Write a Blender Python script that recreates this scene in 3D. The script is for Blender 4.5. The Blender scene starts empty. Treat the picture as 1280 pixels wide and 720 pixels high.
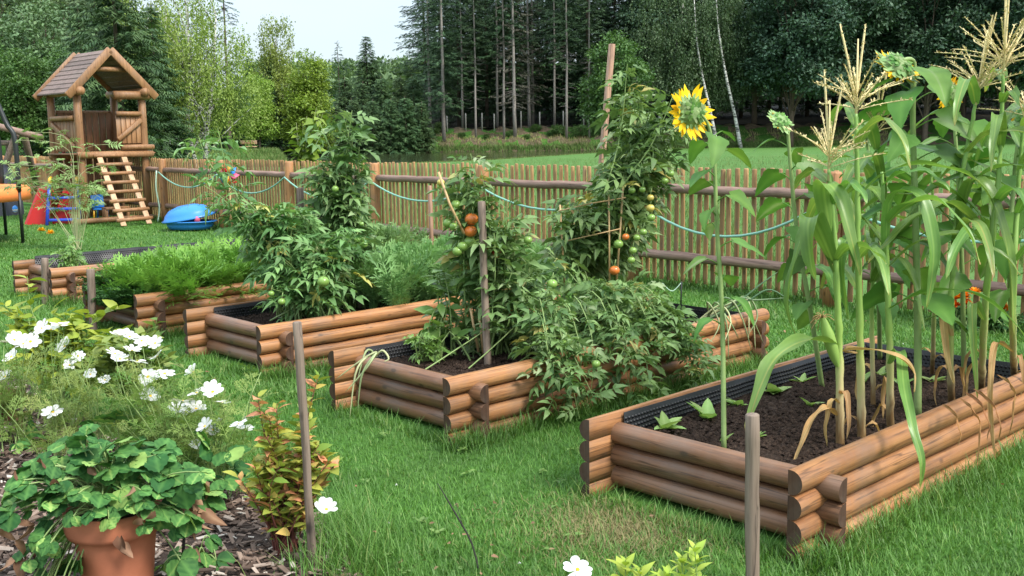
import bpy, math, random
import numpy as np
from mathutils import Matrix, Vector
R_ = math.radians
SC = bpy.context.scene
COL = SC.collection

# ---------------------------------------------------------------- camera
CAM_H = 1.65
PITCH = math.atan(190/1310); ROLL = 0.013
cF = np.array([0, math.cos(PITCH), -math.sin(PITCH)])
_r0 = np.array([1.0, 0, 0]); _u0 = np.array([0, math.sin(PITCH), math.cos(PITCH)])
cR = _r0*math.cos(ROLL)-_u0*math.sin(ROLL); cU = _u0*math.cos(ROLL)+_r0*math.sin(ROLL)
cC = np.array([0, 0, CAM_H])
cam = bpy.data.objects.new("camera", bpy.data.cameras.new("camera"))
COL.objects.link(cam)
cam.data.sensor_width = 36; cam.data.lens = 36*1310/1280
cam.data.clip_start = 0.05; cam.data.clip_end = 6000
cam.matrix_world = Matrix(((cR[0], cU[0], -cF[0], 0), (cR[1], cU[1], -cF[1], 0), (cR[2], cU[2], -cF[2], CAM_H), (0, 0, 0, 1)))
SC.camera = cam

# ---------------------------------------------------------------- light
SUN_EL, SUN_AZ = R_(48), R_(128)          # azimuth clockwise from +Y
world = bpy.data.worlds.new("World"); SC.world = world; world.use_nodes = True
nt = world.node_tree; nt.nodes.clear()
def WN(t, **k):
    n = nt.nodes.new(t)
    for a, b in k.items(): setattr(n, a, b)
    return n
w_out = WN('ShaderNodeOutputWorld'); w_bg = WN('ShaderNodeBackground')
w_sky = WN('ShaderNodeTexSky', sky_type='NISHITA', sun_disc=False, sun_elevation=SUN_EL, sun_rotation=SUN_AZ, air_density=1.0, dust_density=1.6, ozone_density=1.0)
w_tc = WN('ShaderNodeTexCoord'); w_map = WN('ShaderNodeMapping'); w_map.inputs['Scale'].default_value = (1.0, 1.0, 3.2)
w_no = WN('ShaderNodeTexNoise'); w_no.inputs['Scale'].default_value = 2.6; w_no.inputs['Detail'].default_value = 7; w_no.inputs['Roughness'].default_value = 0.55
w_cr = WN('ShaderNodeValToRGB'); w_cr.color_ramp.elements[0].position = 0.36; w_cr.color_ramp.elements[1].position = 0.66
w_cr.color_ramp.elements[0].color = (0.45, 0.45, 0.45, 1); w_cr.color_ramp.elements[1].color = (0.97, 0.97, 0.97, 1)
w_mix = WN('ShaderNodeMix', data_type='RGBA')
L = nt.links.new
L(w_tc.outputs['Generated'], w_map.inputs['Vector']); L(w_map.outputs[0], w_no.inputs['Vector'])
L(w_no.outputs['Fac'], w_cr.inputs['Fac']); L(w_cr.outputs['Color'], w_mix.inputs['Factor'])
# overcast sky: brighter overhead than at the horizon (CIE overcast law)
w_sx = WN('ShaderNodeSeparateXYZ'); L(w_tc.outputs['Generated'], w_sx.inputs[0])
w_el = WN('ShaderNodeMapRange'); w_el.inputs['From Min'].default_value = 0.0; w_el.inputs['From Max'].default_value = 1.0; w_el.inputs['To Min'].default_value = 0.45; w_el.inputs['To Max'].default_value = 1.85
L(w_sx.outputs['Z'], w_el.inputs['Value'])
w_mul = WN('ShaderNodeVectorMath', operation='SCALE'); w_mul.inputs[0].default_value = (6.5, 7.5, 8.3); L(w_el.outputs[0], w_mul.inputs['Scale'])
L(w_sky.outputs[0], w_mix.inputs['A']); L(w_mul.outputs[0], w_mix.inputs['B'])
L(w_mix.outputs['Result'], w_bg.inputs['Color']); w_bg.inputs['Strength'].default_value = 0.115
L(w_bg.outputs[0], w_out.inputs['Surface'])

sd = bpy.data.lights.new("sun", 'SUN'); sd.energy = 2.5; sd.angle = R_(18); sd.color = (1.0, 0.955, 0.88)
sun = bpy.data.objects.new("sun", sd); COL.objects.link(sun)
sdir = Vector((math.sin(SUN_AZ)*math.cos(SUN_EL), math.cos(SUN_AZ)*math.cos(SUN_EL), math.sin(SUN_EL)))
sun.rotation_euler = sdir.to_track_quat('Z', 'Y').to_euler(); sun.location = (0, 0, 30)
vs = SC.view_settings; vs.view_transform = 'Standard'; vs.look = 'None'; vs.exposure = 1.0; vs.gamma = 1.0; vs.use_curve_mapping = False
SC.cycles.max_bounces = 6; SC.cycles.diffuse_bounces = 3; SC.cycles.glossy_bounces = 2
SC.cycles.transmission_bounces = 4; SC.cycles.transparent_max_bounces = 6
SC.cycles.use_denoising = True

# ---------------------------------------------------------------- pixel helpers (photo pixels, 1280 x 720)
def ray(x, y): return cF+cR*((x-640)/1310)+cU*((360-y)/1310)
def G(x, y, z=0.0):
    d = ray(x, y); return cC+d*((z-CAM_H)/d[2])
def P(x, y, Y):
    d = ray(x, y); return cC+d*(Y/d[1])

# ---------------------------------------------------------------- mesh builder
class MB:
    def __init__(s): s.V = []; s.F = []; s.r = []; s.n = 0; s.mi = []
    def add(s, V, F, rnd=0.5, mi=0):
        V = np.asarray(V, float).reshape(-1, 3)
        for f in (F if isinstance(F, (list, tuple)) and len(F) and isinstance(F[0], np.ndarray) else [np.asarray(F, int)]):
            if len(f): s.F.append(f+s.n); s.mi.append(np.full(len(f), mi))
        s.V.append(V); s.r.append(np.broadcast_to(np.asarray(rnd, float), (len(V),))); s.n += len(V)
        return s
    def inst(s, tpl, M, t, rnd):
        Tv, Tf = tpl[:2]; k = len(t)
        if k == 0: return s
        V = np.einsum('kij,vj->kvi', M, Tv)+np.asarray(t)[:, None, :]
        nv = len(Tv); off = (np.arange(k)*nv)[:, None, None]
        F = [(f[None]+off).reshape(-1, f.shape[1]) for f in Tf]
        rr = np.asarray(rnd, float)[:, None]+(tpl[2][None] if len(tpl) > 2 else np.zeros((1, nv)))
        return s.add(V.reshape(-1, 3), F, np.clip(rr, 0, 1).ravel())
    def build(s, name, mats, parent=None, smooth=True, world=True):
        me = bpy.data.meshes.new(name)
        V = np.concatenate(s.V) if s.V else np.zeros((0, 3))
        if parent is not None and world:
            q = parent
            while q is not None: V = V-np.array(q.location); q = q.parent
        nl = [f.shape[1] for f in s.F]
        loops = np.concatenate([f.ravel() for f in s.F]).astype(np.int32)
        tot = np.concatenate([np.full(len(f), k) for f, k in zip(s.F, nl)]).astype(np.int32)
        st = np.concatenate([[0], np.cumsum(tot)[:-1]]).astype(np.int32)
        me.vertices.add(len(V)); me.vertices.foreach_set('co', V.astype(np.float32).ravel())
        me.loops.add(len(loops)); me.loops.foreach_set('vertex_index', loops)
        me.polygons.add(len(tot)); me.polygons.foreach_set('loop_start', st); me.polygons.foreach_set('loop_total', tot)
        me.polygons.foreach_set('use_smooth', np.full(len(tot), bool(smooth)))
        me.polygons.foreach_set('material_index', np.concatenate(s.mi).astype(np.int32))
        at = me.attributes.new('rnd', 'FLOAT', 'POINT'); at.data.foreach_set('value', np.concatenate(s.r).astype(np.float32))
        me.update(calc_edges=True)
        for m in (mats if isinstance(mats, (list, tuple)) else [mats]): me.materials.append(m)
        o = bpy.data.objects.new(name, me); COL.objects.link(o)
        if parent is not None: o.parent = parent
        return o

def nrm(v):
    v = np.asarray(v, float); return v/np.maximum(np.linalg.norm(v, axis=-1, keepdims=True), 1e-9)
def frames(d, up):
    x = nrm(d); y = nrm(np.cross(np.broadcast_to(up, x.shape), x)); z = np.cross(x, y)
    return np.stack([x, y, z], -1)
def tube(mb, pts, rad, n=6, rnd=0.5, cap=True, mi=0):
    pts = np.asarray(pts, float); k = len(pts); rad = np.broadcast_to(np.asarray(rad, float), (k,))
    T = nrm(np.gradient(pts, axis=0)); ref = np.array([0, 0, 1.0]) if abs(T[0][2]) < .9 else np.array([1.0, 0, 0])
    a = nrm(np.cross(T, ref)); b = np.cross(T, a)
    th = np.arange(n)*2*math.pi/n
    V = pts[:, None]+rad[:, None, None]*(np.cos(th)[None, :, None]*a[:, None]+np.sin(th)[None, :, None]*b[:, None])
    i = np.arange(k-1)[:, None]*n; j = np.arange(n)[None]; j2 = (j+1) % n
    F = [np.stack([i+j, i+j2, i+n+j2, i+n+j], -1).reshape(-1, 4)]
    if cap: F += [np.arange(n)[::-1][None], (np.arange(n)+(k-1)*n)[None]]
    return mb.add(V.reshape(-1, 3), F, rnd, mi)
def box(mb, c, s, rz=0, rnd=0.5, M=None, mi=0, bev=0.0):
    x, y, z = np.array(s)/2.0
    if bev:
        b = bev; V = []
        for zz, ins in ((-z, b), (-z+b, 0), (z-b, 0), (z, b)):
            V += [(-x+ins, -y+b, zz), (-x+b, -y+ins, zz), (x-b, -y+ins, zz), (x-ins, -y+b, zz), (x-ins, y-b, zz), (x-b, y-ins, zz), (-x+b, y-ins, zz), (-x+ins, y-b, zz)]
        V = np.array(V)
        F = [np.array([[l*8+k, l*8+(k+1) % 8, l*8+8+(k+1) % 8, l*8+8+k] for l in range(3) for k in range(8)]), np.arange(8)[::-1][None], np.arange(24, 32)[None]]
    else:
        V = np.array([(-x, -y, -z), (x, -y, -z), (x, y, -z), (-x, y, -z), (-x, -y, z), (x, -y, z), (x, y, z), (-x, y, z)])
        F = [np.array([(0, 3, 2, 1), (4, 5, 6, 7), (0, 1, 5, 4), (1, 2, 6, 5), (2, 3, 7, 6), (3, 0, 4, 7)])]
    if M is None:
        M = np.array([[math.cos(rz), -math.sin(rz), 0], [math.sin(rz), math.cos(rz), 0], [0, 0, 1]])
    return mb.add(V@M.T+np.asarray(c, float), F, rnd, mi)
def beam(mb, p, q, w, h, up=(0, 0, 1), rnd=0.5, bev=0.006, mi=0):
    p = np.asarray(p, float); q = np.asarray(q, float); d = q-p
    M = frames(d[None], np.asarray(up, float))[0]
    return box(mb, (p+q)/2, (np.linalg.norm(d), w, h), M=M, rnd=rnd, bev=bev, mi=mi)
def lathe(mb, prof, c=(0, 0, 0), n=24, rnd=0.5, sx=1, sy=1, M=None, mi=0):
    prof = np.asarray(prof, float); th = np.arange(n)*2*math.pi/n; k = len(prof)
    V = np.stack([prof[:, 0][:, None]*np.cos(th)*sx, prof[:, 0][:, None]*np.sin(th)*sy, np.broadcast_to(prof[:, 1][:, None], (k, n))], -1).reshape(-1, 3)
    if M is not None: V = V@np.asarray(M).T
    i = np.arange(k-1)[:, None]*n; j = np.arange(n)[None]; j2 = (j+1) % n
    return mb.add(V+np.asarray(c, float), [np.stack([i+j, i+j2, i+n+j2, i+n+j], -1).reshape(-1, 4)], rnd, mi)
def ball(mb, c, r, n=12, rnd=0.5, sz=1.0, mi=0):
    a = np.linspace(-math.pi/2+.01, math.pi/2-.01, max(5, n//2+1))
    return lathe(mb, np.stack([np.cos(a)*r, np.sin(a)*r*sz], -1), c, n, rnd, mi=mi)
def bez(p0, p1, p2, n=8):
    t = np.linspace(0, 1, n)[:, None]; p0, p1, p2 = (np.asarray(p, float) for p in (p0, p1, p2))
    return (1-t)**2*p0+2*t*(1-t)*p1+t*t*p2
def poly(pts, n=20):                                   # smooth curve through points
    pts = np.asarray(pts, float); m = len(pts); u = np.linspace(0, m-1, n); out = []
    for x in u:
        i = min(int(x), m-2); t = x-i
        p0, p1, p2, p3 = pts[max(i-1, 0)], pts[i], pts[i+1], pts[min(i+2, m-1)]
        out.append(.5*((2*p1)+(-p0+p2)*t+(2*p0-5*p1+4*p2-p3)*t*t+(-p0+3*p1-3*p2+p3)*t**3))
    return np.array(out)

# ---------------------------------------------------------------- scene tree
def tag(o, label=None, cat=None, group=None, kind=None):
    if label: o['label'] = label
    if cat: o['category'] = cat
    if group: o['group'] = group
    if kind: o['kind'] = kind
    return o
def thing(name, label, cat, loc=(0, 0, 0), group=None, rz=0.0):
    o = bpy.data.objects.new(name, None); COL.objects.link(o); o.empty_display_size = .2
    o.location = tuple(float(v) for v in loc); o.rotation_euler = (0, 0, rz)
    return tag(o, label, cat, group)
def dup(root, loc, rz=0.0, sc=1.0, label=None, group=None, sz=None):
    r = root.copy(); COL.objects.link(r); r.location = tuple(float(v) for v in loc); r.rotation_euler = (0, 0, rz); r.scale = (sc, sc, sz or sc)
    if label: r['label'] = label
    if group: r['group'] = group
    for ch in list(root.children):
        c = ch.copy(); COL.objects.link(c); c.parent = r
        for g in list(ch.children):
            d = g.copy(); COL.objects.link(d); d.parent = c
    return r

# ---------------------------------------------------------------- materials
def newmat(name):
    m = bpy.data.materials.new(name); m.use_nodes = True; m.node_tree.nodes.clear(); return m, m.node_tree
class NT:
    def __init__(s, t): s.t = t
    def n(s, ty, ins=None, **k):
        n = s.t.nodes.new(ty)
        for a, b in k.items(): setattr(n, a, b)
        for a, b in (ins or {}).items():
            if hasattr(b, 'bl_idname') or isinstance(b, bpy.types.NodeSocket): s.t.links.new(b, n.inputs[a])
            else: n.inputs[a].default_value = b
        return n
    def mix(s, f, a, b, bt='MIX'):
        n = s.n('ShaderNodeMix', data_type='RGBA', blend_type=bt)
        for key, v in (('Factor', f), ('A', a), ('B', b)):
            if isinstance(v, bpy.types.NodeSocket): s.t.links.new(v, n.inputs[key])
            else: n.inputs[key].default_value = v if key == 'Factor' else (*v[:3], 1)
        return n.outputs['Result']
    def ramp(s, f, stops):
        n = s.n('ShaderNodeValToRGB', {'Fac': f}); e = n.color_ramp.elements
        while len(e) < len(stops): e.new(.5)
        for q, (p, c) in zip(e, stops): q.position = p; q.color = (*c, 1) if len(c) == 3 else c
        return n.outputs['Color']
    def noise(s, vec, scale, det=4, rough=.5):
        return s.n('ShaderNodeTexNoise', {'Vector': vec, 'Scale': scale, 'Detail': det, 'Roughness': rough}).outputs['Fac']
    def mapv(s, vec, sc): return s.n('ShaderNodeMapping', {'Vector': vec, 'Scale': sc}).outputs[0]
    def bump(s, h, st, dist): return s.n('ShaderNodeBump', {'Height': h, 'Strength': st, 'Distance': dist}).outputs[0]
def pbsdf(g, base, rough=.6, spec=.4, normal=None, metal=0):
    ins = {'Base Color': base if isinstance(base, bpy.types.NodeSocket) else (*base[:3], 1), 'Roughness': rough, 'Specular IOR Level': spec, 'Metallic': metal}
    if normal is not None: ins['Normal'] = normal
    return g.n('ShaderNodeBsdfPrincipled', ins)
def out(g, sh): g.t.links.new(sh, g.n('ShaderNodeOutputMaterial').inputs['Surface'])

def leafmat(name, ca, cb, rough=.5, trans=.3, spec=.3, cc=None, nscale=9.0, pos=(.05, .8, .97), cd=None):
    m, t = newmat(name); g = NT(t)
    at = g.n('ShaderNodeAttribute', attribute_name='rnd').outputs['Fac']
    oi = g.n('ShaderNodeObjectInfo').outputs['Random']; tc = g.n('ShaderNodeTexCoord').outputs['Object']
    stops = [(pos[0], ca), (pos[1], cb)] + ([(pos[2], cc)] if cc else [])+([(1.0, cd)] if cd else [])
    col = g.ramp(at, stops)
    nz = g.noise(tc, nscale, 3)
    v = g.n('ShaderNodeMapRange', {'Value': nz, 'From Min': .3, 'From Max': .7, 'To Min': .78, 'To Max': 1.18}).outputs[0]
    v2 = g.n('ShaderNodeMapRange', {'Value': oi, 'To Min': .86, 'To Max': 1.12}).outputs[0]
    vv = g.n('ShaderNodeMath', {0: v, 1: v2}, operation='MULTIPLY').outputs[0]
    hs = g.n('ShaderNodeHueSaturation', {'Color': col, 'Value': vv})
    hv = g.n('ShaderNodeMapRange', {'Value': oi, 'To Min': .488, 'To Max': .512}).outputs[0]; t.links.new(hv, hs.inputs['Hue'])
    c = hs.outputs[0]
    p = pbsdf(g, c, rough, spec)
    tr = g.n('ShaderNodeBsdfTranslucent', {'Color': g.mix(1.0, c, (1.0, 1.0, .55), 'MULTIPLY')})
    mx = g.n('ShaderNodeMixShader', {0: trans, 1: p.outputs[0], 2: tr.outputs[0]})
    out(g, mx.outputs[0]); return m
def plain(name, c, rough=.5, spec=.4, var=.12, nscale=14, bump=0.0, metal=0):
    m, t = newmat(name); g = NT(t); tc = g.n('ShaderNodeTexCoord').outputs['Object']
    nz = g.noise(tc, nscale, 5, .6)
    col = g.mix(nz, tuple(v*(1-var) for v in c), tuple(min(1, v*(1+var)) for v in c))
    nm = g.bump(nz, bump, .01) if bump else None
    out(g, pbsdf(g, col, rough, spec, nm, metal).outputs[0]); return m
def woodmat(name, ca, cb, cdark, axis='X', rough=.55, ring=1.0, weather_sky=None):
    m, t = newmat(name); g = NT(t); tc = g.n('ShaderNodeTexCoord').outputs['Object']; oi = g.n('ShaderNodeObjectInfo').outputs['Random']
    off = g.n('ShaderNodeMath', {0: oi, 1: 37.0}, operation='MULTIPLY').outputs[0]
    cv = g.n('ShaderNodeCombineXYZ', {0: off, 1: off, 2: off}).outputs[0]
    pos = g.n('ShaderNodeVectorMath', {0: tc, 1: cv}, operation='ADD').outputs[0]
    s = {'X': (.9, 22, 22), 'Y': (22, .9, 22), 'Z': (22, 22, .9)}[axis]; s2 = {'X': (2.2, 60, 60), 'Y': (60, 2.2, 60), 'Z': (60, 60, 2.2)}[axis]
    grain = g.noise(g.mapv(pos, s), 1.0, 6, .65); fine = g.noise(g.mapv(pos, s2), 1.0, 4, .7)
    patch = g.noise(g.mapv(pos, (2.2, 4, 4) if axis == 'X' else (4, 4, 2.2)), 1.0, 4, .6)
    c = g.ramp(grain, [(0.3, ca), (0.68, cb)])
    c = g.mix(g.ramp(fine, [(0.5, (0, 0, 0)), (0.68, (.7, .7, .7))]), c, cdark)
    c = g.mix(g.ramp(patch, [(0.5, (0, 0, 0)), (0.72, (.55, .55, .55))]), c, tuple(v*.62 for v in ca))
    if weather_sky: c = g.mix(g.ramp(patch, [(0.28, (.8, .8, .8)), (0.55, (.1, .1, .1))]), c, weather_sky)
    # knots
    vo = g.n('ShaderNodeTexVoronoi', {'Vector': g.mapv(pos, (4.5, 9, 9) if axis == 'X' else (9, 9, 4.5)), 'Scale': 1.0}).outputs['Distance']
    c = g.mix(g.ramp(vo, [(0.07, (.8, .8, .8)), (0.14, (0, 0, 0))]), c, cdark)
    # drying cracks along the grain
    ck = g.noise(g.mapv(pos, {'X': (.5, 17, 17), 'Y': (17, .5, 17), 'Z': (17, 17, .5)}[axis]), 1.0, 3, .5)
    c = g.mix(g.ramp(ck, [(.490, (0, 0, 0)), (.498, (.65, .65, .65)), (.502, (.65, .65, .65)), (.510, (0, 0, 0))]), c, tuple(v*.5 for v in cdark))
    gs = g.noise(tc, 3.1, 5, .7); c = g.mix(g.ramp(gs, [(.5, (0, 0, 0)), (.75, (.45, .45, .45))]), c, (.16, .13, .105))
    at = g.n('ShaderNodeAttribute', attribute_name='rnd').outputs['Fac']
    v2 = g.n('ShaderNodeMath', {0: g.n('ShaderNodeMapRange', {'Value': oi, 'To Min': .84, 'To Max': 1.12}).outputs[0], 1: g.n('ShaderNodeMapRange', {'Value': at, 'To Min': .78, 'To Max': 1.22}).outputs[0]}, operation='MULTIPLY').outputs[0]
    hs = g.n('ShaderNodeHueSaturation', {'Color': c, 'Value': v2}).outputs[0]
    nm = g.bump(grain, .45, .01)
    out(g, pbsdf(g, hs, rough, .4, nm).outputs[0]); return m

M = {}
M['log'] = woodmat('log_wood', (.28, .115, .042), (.42, .205, .083), (.09, .038, .017), 'X', .5)
M['logdark'] = woodmat('log_wood_weathered_shaded', (.165, .070, .031), (.25, .12, .058), (.04, .02, .012), 'X', .42, weather_sky=(.20, .125, .085))  # short logs: slight weathering, plus shade and sky sheen put into the colour
M['logend'] = woodmat('log_end_grain', (.25, .115, .05), (.34, .17, .08), (.11, .05, .025), 'X', .6)
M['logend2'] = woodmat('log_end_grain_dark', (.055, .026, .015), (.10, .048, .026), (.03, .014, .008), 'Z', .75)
M['picket'] = woodmat('picket_wood', (.26, .138, .047), (.42, .25, .098), (.12, .06, .03), 'Z', .6)
M['rail'] = woodmat('rail_wood', (.25, .148, .11), (.35, .22, .165), (.08, .04, .03), 'X', .6)
M['post'] = woodmat('post_wood', (.34, .155, .06), (.44, .22, .09), (.12, .05, .02), 'Z', .55)
M['house'] = woodmat('playhouse_wood', (.24, .112, .046), (.36, .19, .085), (.11, .05, .02), 'Z', .55)
M['housedark'] = woodmat('playhouse_boards', (.22, .10, .045), (.32, .16, .075), (.08, .035, .015), 'Z', .6)
M['ladder'] = woodmat('ladder_wood', (.47, .28, .15), (.60, .40, .25), (.25, .12, .06), 'Z', .6)
M['shingle'] = woodmat('roof_boards', (.13, .085, .07), (.23, .16, .135), (.05, .03, .025), 'X', .7)
M['stake'] = woodmat('stake_wood', (.15, .105, .078), (.26, .195, .148), (.05, .034, .025), 'Z', .7)
M['redstake'] = woodmat('batten_wood', (.30, .16, .10), (.42, .26, .17), (.12, .06, .04), 'Z', .7)
M['bamboo'] = plain('bamboo_cane', (.50, .33, .16), .5, .4, .2, 30)
M['liner'] = plain('black_liner', (.007, .007, .009), .42, .5, .3)
M['cord'] = plain('black_cable', (.02, .022, .02), .6)
M['hose'] = plain('turquoise_hose', (.24, .46, .36), .5, .4, .1)
M['hosepale'] = plain('pale_hose', (.42, .58, .44), .5)
M['blue'] = plain('blue_plastic', (.03, .22, .62), .35, .5, .08)
M['blue2'] = plain('deep_blue_plastic', (.03, .07, .48), .35, .5, .08)
M['red'] = plain('red_plastic', (.52, .02, .02), .35, .5, .1)
M['darkred'] = plain('dark_red_plastic', (.20, .012, .02), .4, .5, .1)
M['yellow'] = plain('yellow_plastic', (.75, .42, .03), .35, .5, .1)
M['orange'] = plain('orange_pad', (.80, .23, .06), .55, .3, .1)
M['pink'] = plain('pink_plastic', (.62, .10, .20), .5)
M['black'] = plain('black_steel', (.012, .015, .014), .45, .5)
M['greyfab'] = plain('grey_fabric', (.05, .055, .07), .8)
M['white'] = plain('white_plastic', (.7, .72, .75), .4)
M['terra'] = plain('terracotta', (.46, .16, .085), .75, .25, .25, 9, .15)
M['bark'] = plain('bark', (.115, .085, .065), .9, .2, .4, 6, .5)
M['sprucebark'] = plain('spruce_bark', (.26, .235, .21), .9, .2, .4, 5, .5)
M['greypost'] = plain('grey_post', (.42, .40, .36), .8)
M['stemg'] = plain('green_stem', (.23, .32, .11), .5, .3, .25, 20)
M['stempale'] = plain('pale_stem', (.38, .40, .20), .5, .3, .2, 20)
M['stemred'] = plain('red_stem', (.14, .045, .035), .6)
M['twig'] = plain('dark_twig', (.025, .022, .02), .8)
M['petalw'] = leafmat('white_petal', (.60, .61, .58), (.74, .74, .73), .6, .25, .2)
M['petaly'] = leafmat('yellow_petal', (.80, .42, .012), (.86, .52, .02), .55, .25, .2)
M['petalo'] = leafmat('orange_petal', (.75, .17, .008), (.80, .24, .01), .6, .2, .2)
M['disc'] = plain('flower_disc', (.16, .09, .02), .9, .2, .4, 90, .6)
M['discy'] = plain('yellow_disc', (.62, .40, .03), .9, .2, .3, 120, .5)
M['tomgreen'] = plain('green_tomato', (.20, .33, .07), .25, .5, .25, 8)
M['tomyel'] = plain('turning_tomato', (.52, .42, .10), .25, .5, .2, 8)
M['tomor'] = plain('orange_tomato', (.58, .16, .03), .25, .5, .2, 8)
M['tomred'] = plain('red_tomato', (.50, .055, .02), .25, .5, .2, 8)
M['tomato'] = leafmat('tomato_leaf', (.088, .185, .055), (.24, .385, .135), .5, .34, .35, (.34, .43, .23), 14, (.05, .72, .9), (.46, .42, .12))
M['tomatolt'] = leafmat('light_tomato_leaf', (.085, .175, .05), (.21, .33, .12), .5, .3, .35, (.30, .40, .19), 14, (.05, .72, .9))
M['pepper'] = leafmat('pepper_leaf', (.12, .24, .05), (.20, .34, .085), .4, .3, .4)
M['carrot'] = leafmat('carrot_leaf', (.10, .24, .035), (.22, .42, .075), .5, .3, .3)
M['parsley'] = leafmat('parsley_leaf', (.035, .105, .025), (.075, .17, .045), .45, .25, .3)
M['dill'] = leafmat('dill_leaf', (.12, .24, .075), (.25, .40, .145), .5, .3, .3)
M['corn'] = leafmat('corn_leaf', (.11, .235, .045), (.25, .40, .095), .36, .40, .5, (.45, .45, .12), 5, (.05, .72, .93), (.40, .25, .11))
M['corndry'] = leafmat('dry_corn_leaf', (.36, .17, .07), (.55, .38, .18), .7, .3, .2)
M['tassel'] = plain('corn_tassel', (.66, .54, .28), .7, .2, .25, 40)
M['sun'] = leafmat('sunflower_leaf', (.075, .19, .032), (.165, .325, .065), .55, .35, .25, (.30, .40, .18), 6)
M['sungreen'] = leafmat('sunflower_bract', (.17, .29, .09), (.33, .45, .19), .55, .3, .3)
M['lettuce'] = leafmat('lettuce_leaf', (.27, .44, .11), (.40, .54, .19), .5, .35, .3)
M['onion'] = leafmat('onion_leaf', (.24, .33, .15), (.50, .50, .27), .5, .2, .3)
M['onionhi'] = leafmat('onion_leaf_green', (.11, .22, .11), (.22, .33, .17), .5, .2, .3)
M['straw'] = leafmat('strawberry_leaf', (.028, .10, .026), (.11, .25, .06), .65, .22, .18, (.28, .42, .11), 16, (.05, .65, .9))
M['dryleaf'] = leafmat('dry_leaf', (.17, .085, .05), (.36, .22, .13), .8, .2, .15)
M['blueb'] = leafmat('blueberry_leaf', (.19, .29, .045), (.42, .40, .075), .55, .3, .25, (.66, .27, .15), 7, (.1, .55, .80))
M['gold'] = leafmat('golden_leaf', (.25, .38, .045), (.44, .52, .085), .5, .35, .3)
M['cosleaf'] = leafmat('cosmos_leaf', (.13, .25, .05), (.30, .37, .11), .6, .35, .2)
M['fruit'] = leafmat('young_tree_leaf', (.17, .29, .08), (.32, .45, .17), .5, .3, .3)
M['marig'] = leafmat('marigold_leaf', (.05, .13, .03), (.10, .20, .05), .6, .2)
M['spruce'] = leafmat('spruce_needles', (.022, .052, .024), (.062, .112, .048), .6, .12, .25, None, .5)
M['spruce2'] = leafmat('spruce_needles_light', (.036, .080, .032), (.088, .150, .055), .6, .15, .25, None, .5)
M['sprucedry'] = leafmat('dying_spruce_needles', (.060, .062, .048), (.12, .115, .085), .7, .1, .2, None, .5)
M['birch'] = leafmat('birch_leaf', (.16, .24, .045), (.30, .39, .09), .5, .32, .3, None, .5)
M['birchdk'] = leafmat('dark_birch_leaf', (.055, .105, .045), (.11, .17, .075), .5, .25, .3, None, .5)  # darker leaf green of the forest-edge birches
M['decid'] = leafmat('broad_leaf', (.05, .115, .03), (.105, .195, .05), .5, .28, .3, None, .5)
M['yellowgr'] = leafmat('yellow_green_leaf', (.13, .25, .03), (.25, .37, .055), .5, .32, .3, None, .5)
M['oak'] = leafmat('oak_leaf', (.030, .070, .040), (.075, .135, .075), .55, .15, .3, None, .5)
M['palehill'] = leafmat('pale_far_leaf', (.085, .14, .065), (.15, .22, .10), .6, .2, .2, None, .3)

def birchbark():
    m, t = newmat('birch_bark'); g = NT(t); tc = g.n('ShaderNodeTexCoord').outputs['Object']
    n = g.noise(g.mapv(tc, (1.5, 1.5, 5)), 1.2, 5, .7)
    c = g.ramp(n, [(.42, (.03, .028, .026)), (.52, (.62, .60, .56))])
    out(g, pbsdf(g, c, .7, .3).outputs[0]); return m
M['birchbark'] = birchbark()
def stalkmat():
    m, t = newmat('corn_stalk'); g = NT(t)
    at = g.n('ShaderNodeAttribute', attribute_name='rnd').outputs['Fac']; tc = g.n('ShaderNodeTexCoord').outputs['Object']
    n = g.noise(g.mapv(tc, (30, 30, 4)), 1, 4)
    v = g.n('ShaderNodeMath', {0: at, 1: g.n('ShaderNodeMapRange', {'Value': n, 'To Min': -.15, 'To Max': .15}).outputs[0]}, operation='ADD').outputs[0]
    c = g.ramp(v, [(.08, (.20, .12, .05)), (.18, (.50, .40, .21)), (.30, (.44, .46, .17)), (.42, (.24, .36, .08)), (.9, (.20, .34, .08))])
    out(g, pbsdf(g, c, .4, .4).outputs[0]); return m
M['stalk'] = stalkmat()
def soilmat():
    m, t = newmat('dark_soil'); g = NT(t); tc = g.n('ShaderNodeTexCoord').outputs['Object']
    n = g.noise(tc, 45, 8, .7); n2 = g.noise(tc, 9, 5)
    c = g.ramp(n, [(.32, (.016, .011, .009)), (.52, (.055, .036, .027)), (.68, (.12, .082, .06)), (.8, (.26, .20, .15))])
    c = g.mix(g.ramp(n2, [(.4, (0, 0, 0)), (.7, (.4, .4, .4))]), c, (.03, .021, .016))
    out(g, pbsdf(g, c, .95, .1, g.bump(n, 1.0, .03)).outputs[0]); return m
M['soil'] = soilmat()
def lawnmat(name, cols, patch):
    m, t = newmat(name); g = NT(t); tc = g.n('ShaderNodeTexCoord').outputs['Object']
    a = g.noise(tc, .35, 5, .6); b = g.noise(tc, 2.2, 5, .65); c0 = g.noise(tc, 26, 4, .75)
    c = g.ramp(b, [(.3, cols[0]), (.55, cols[1]), (.75, cols[2])])
    c = g.mix(g.ramp(a, [(.45, (0, 0, 0)), (.72, (.6, .6, .6))]), c, patch)
    c = g.mix(g.ramp(c0, [(.35, (.55, .55, .55)), (.6, (0, 0, 0))]), c, tuple(v*.35 for v in cols[0]))
    out(g, pbsdf(g, c, .85, .15, g.bump(c0, .7, .03)).outputs[0]); return m
M['lawn'] = lawnmat('lawn_ground', ((.04, .11, .016), (.062, .165, .024), (.085, .20, .034)), (.10, .18, .04))
M['meadow'] = lawnmat('meadow_grass', ((.06, .145, .026), (.085, .19, .04), (.12, .22, .055)), (.13, .20, .06))
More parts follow.
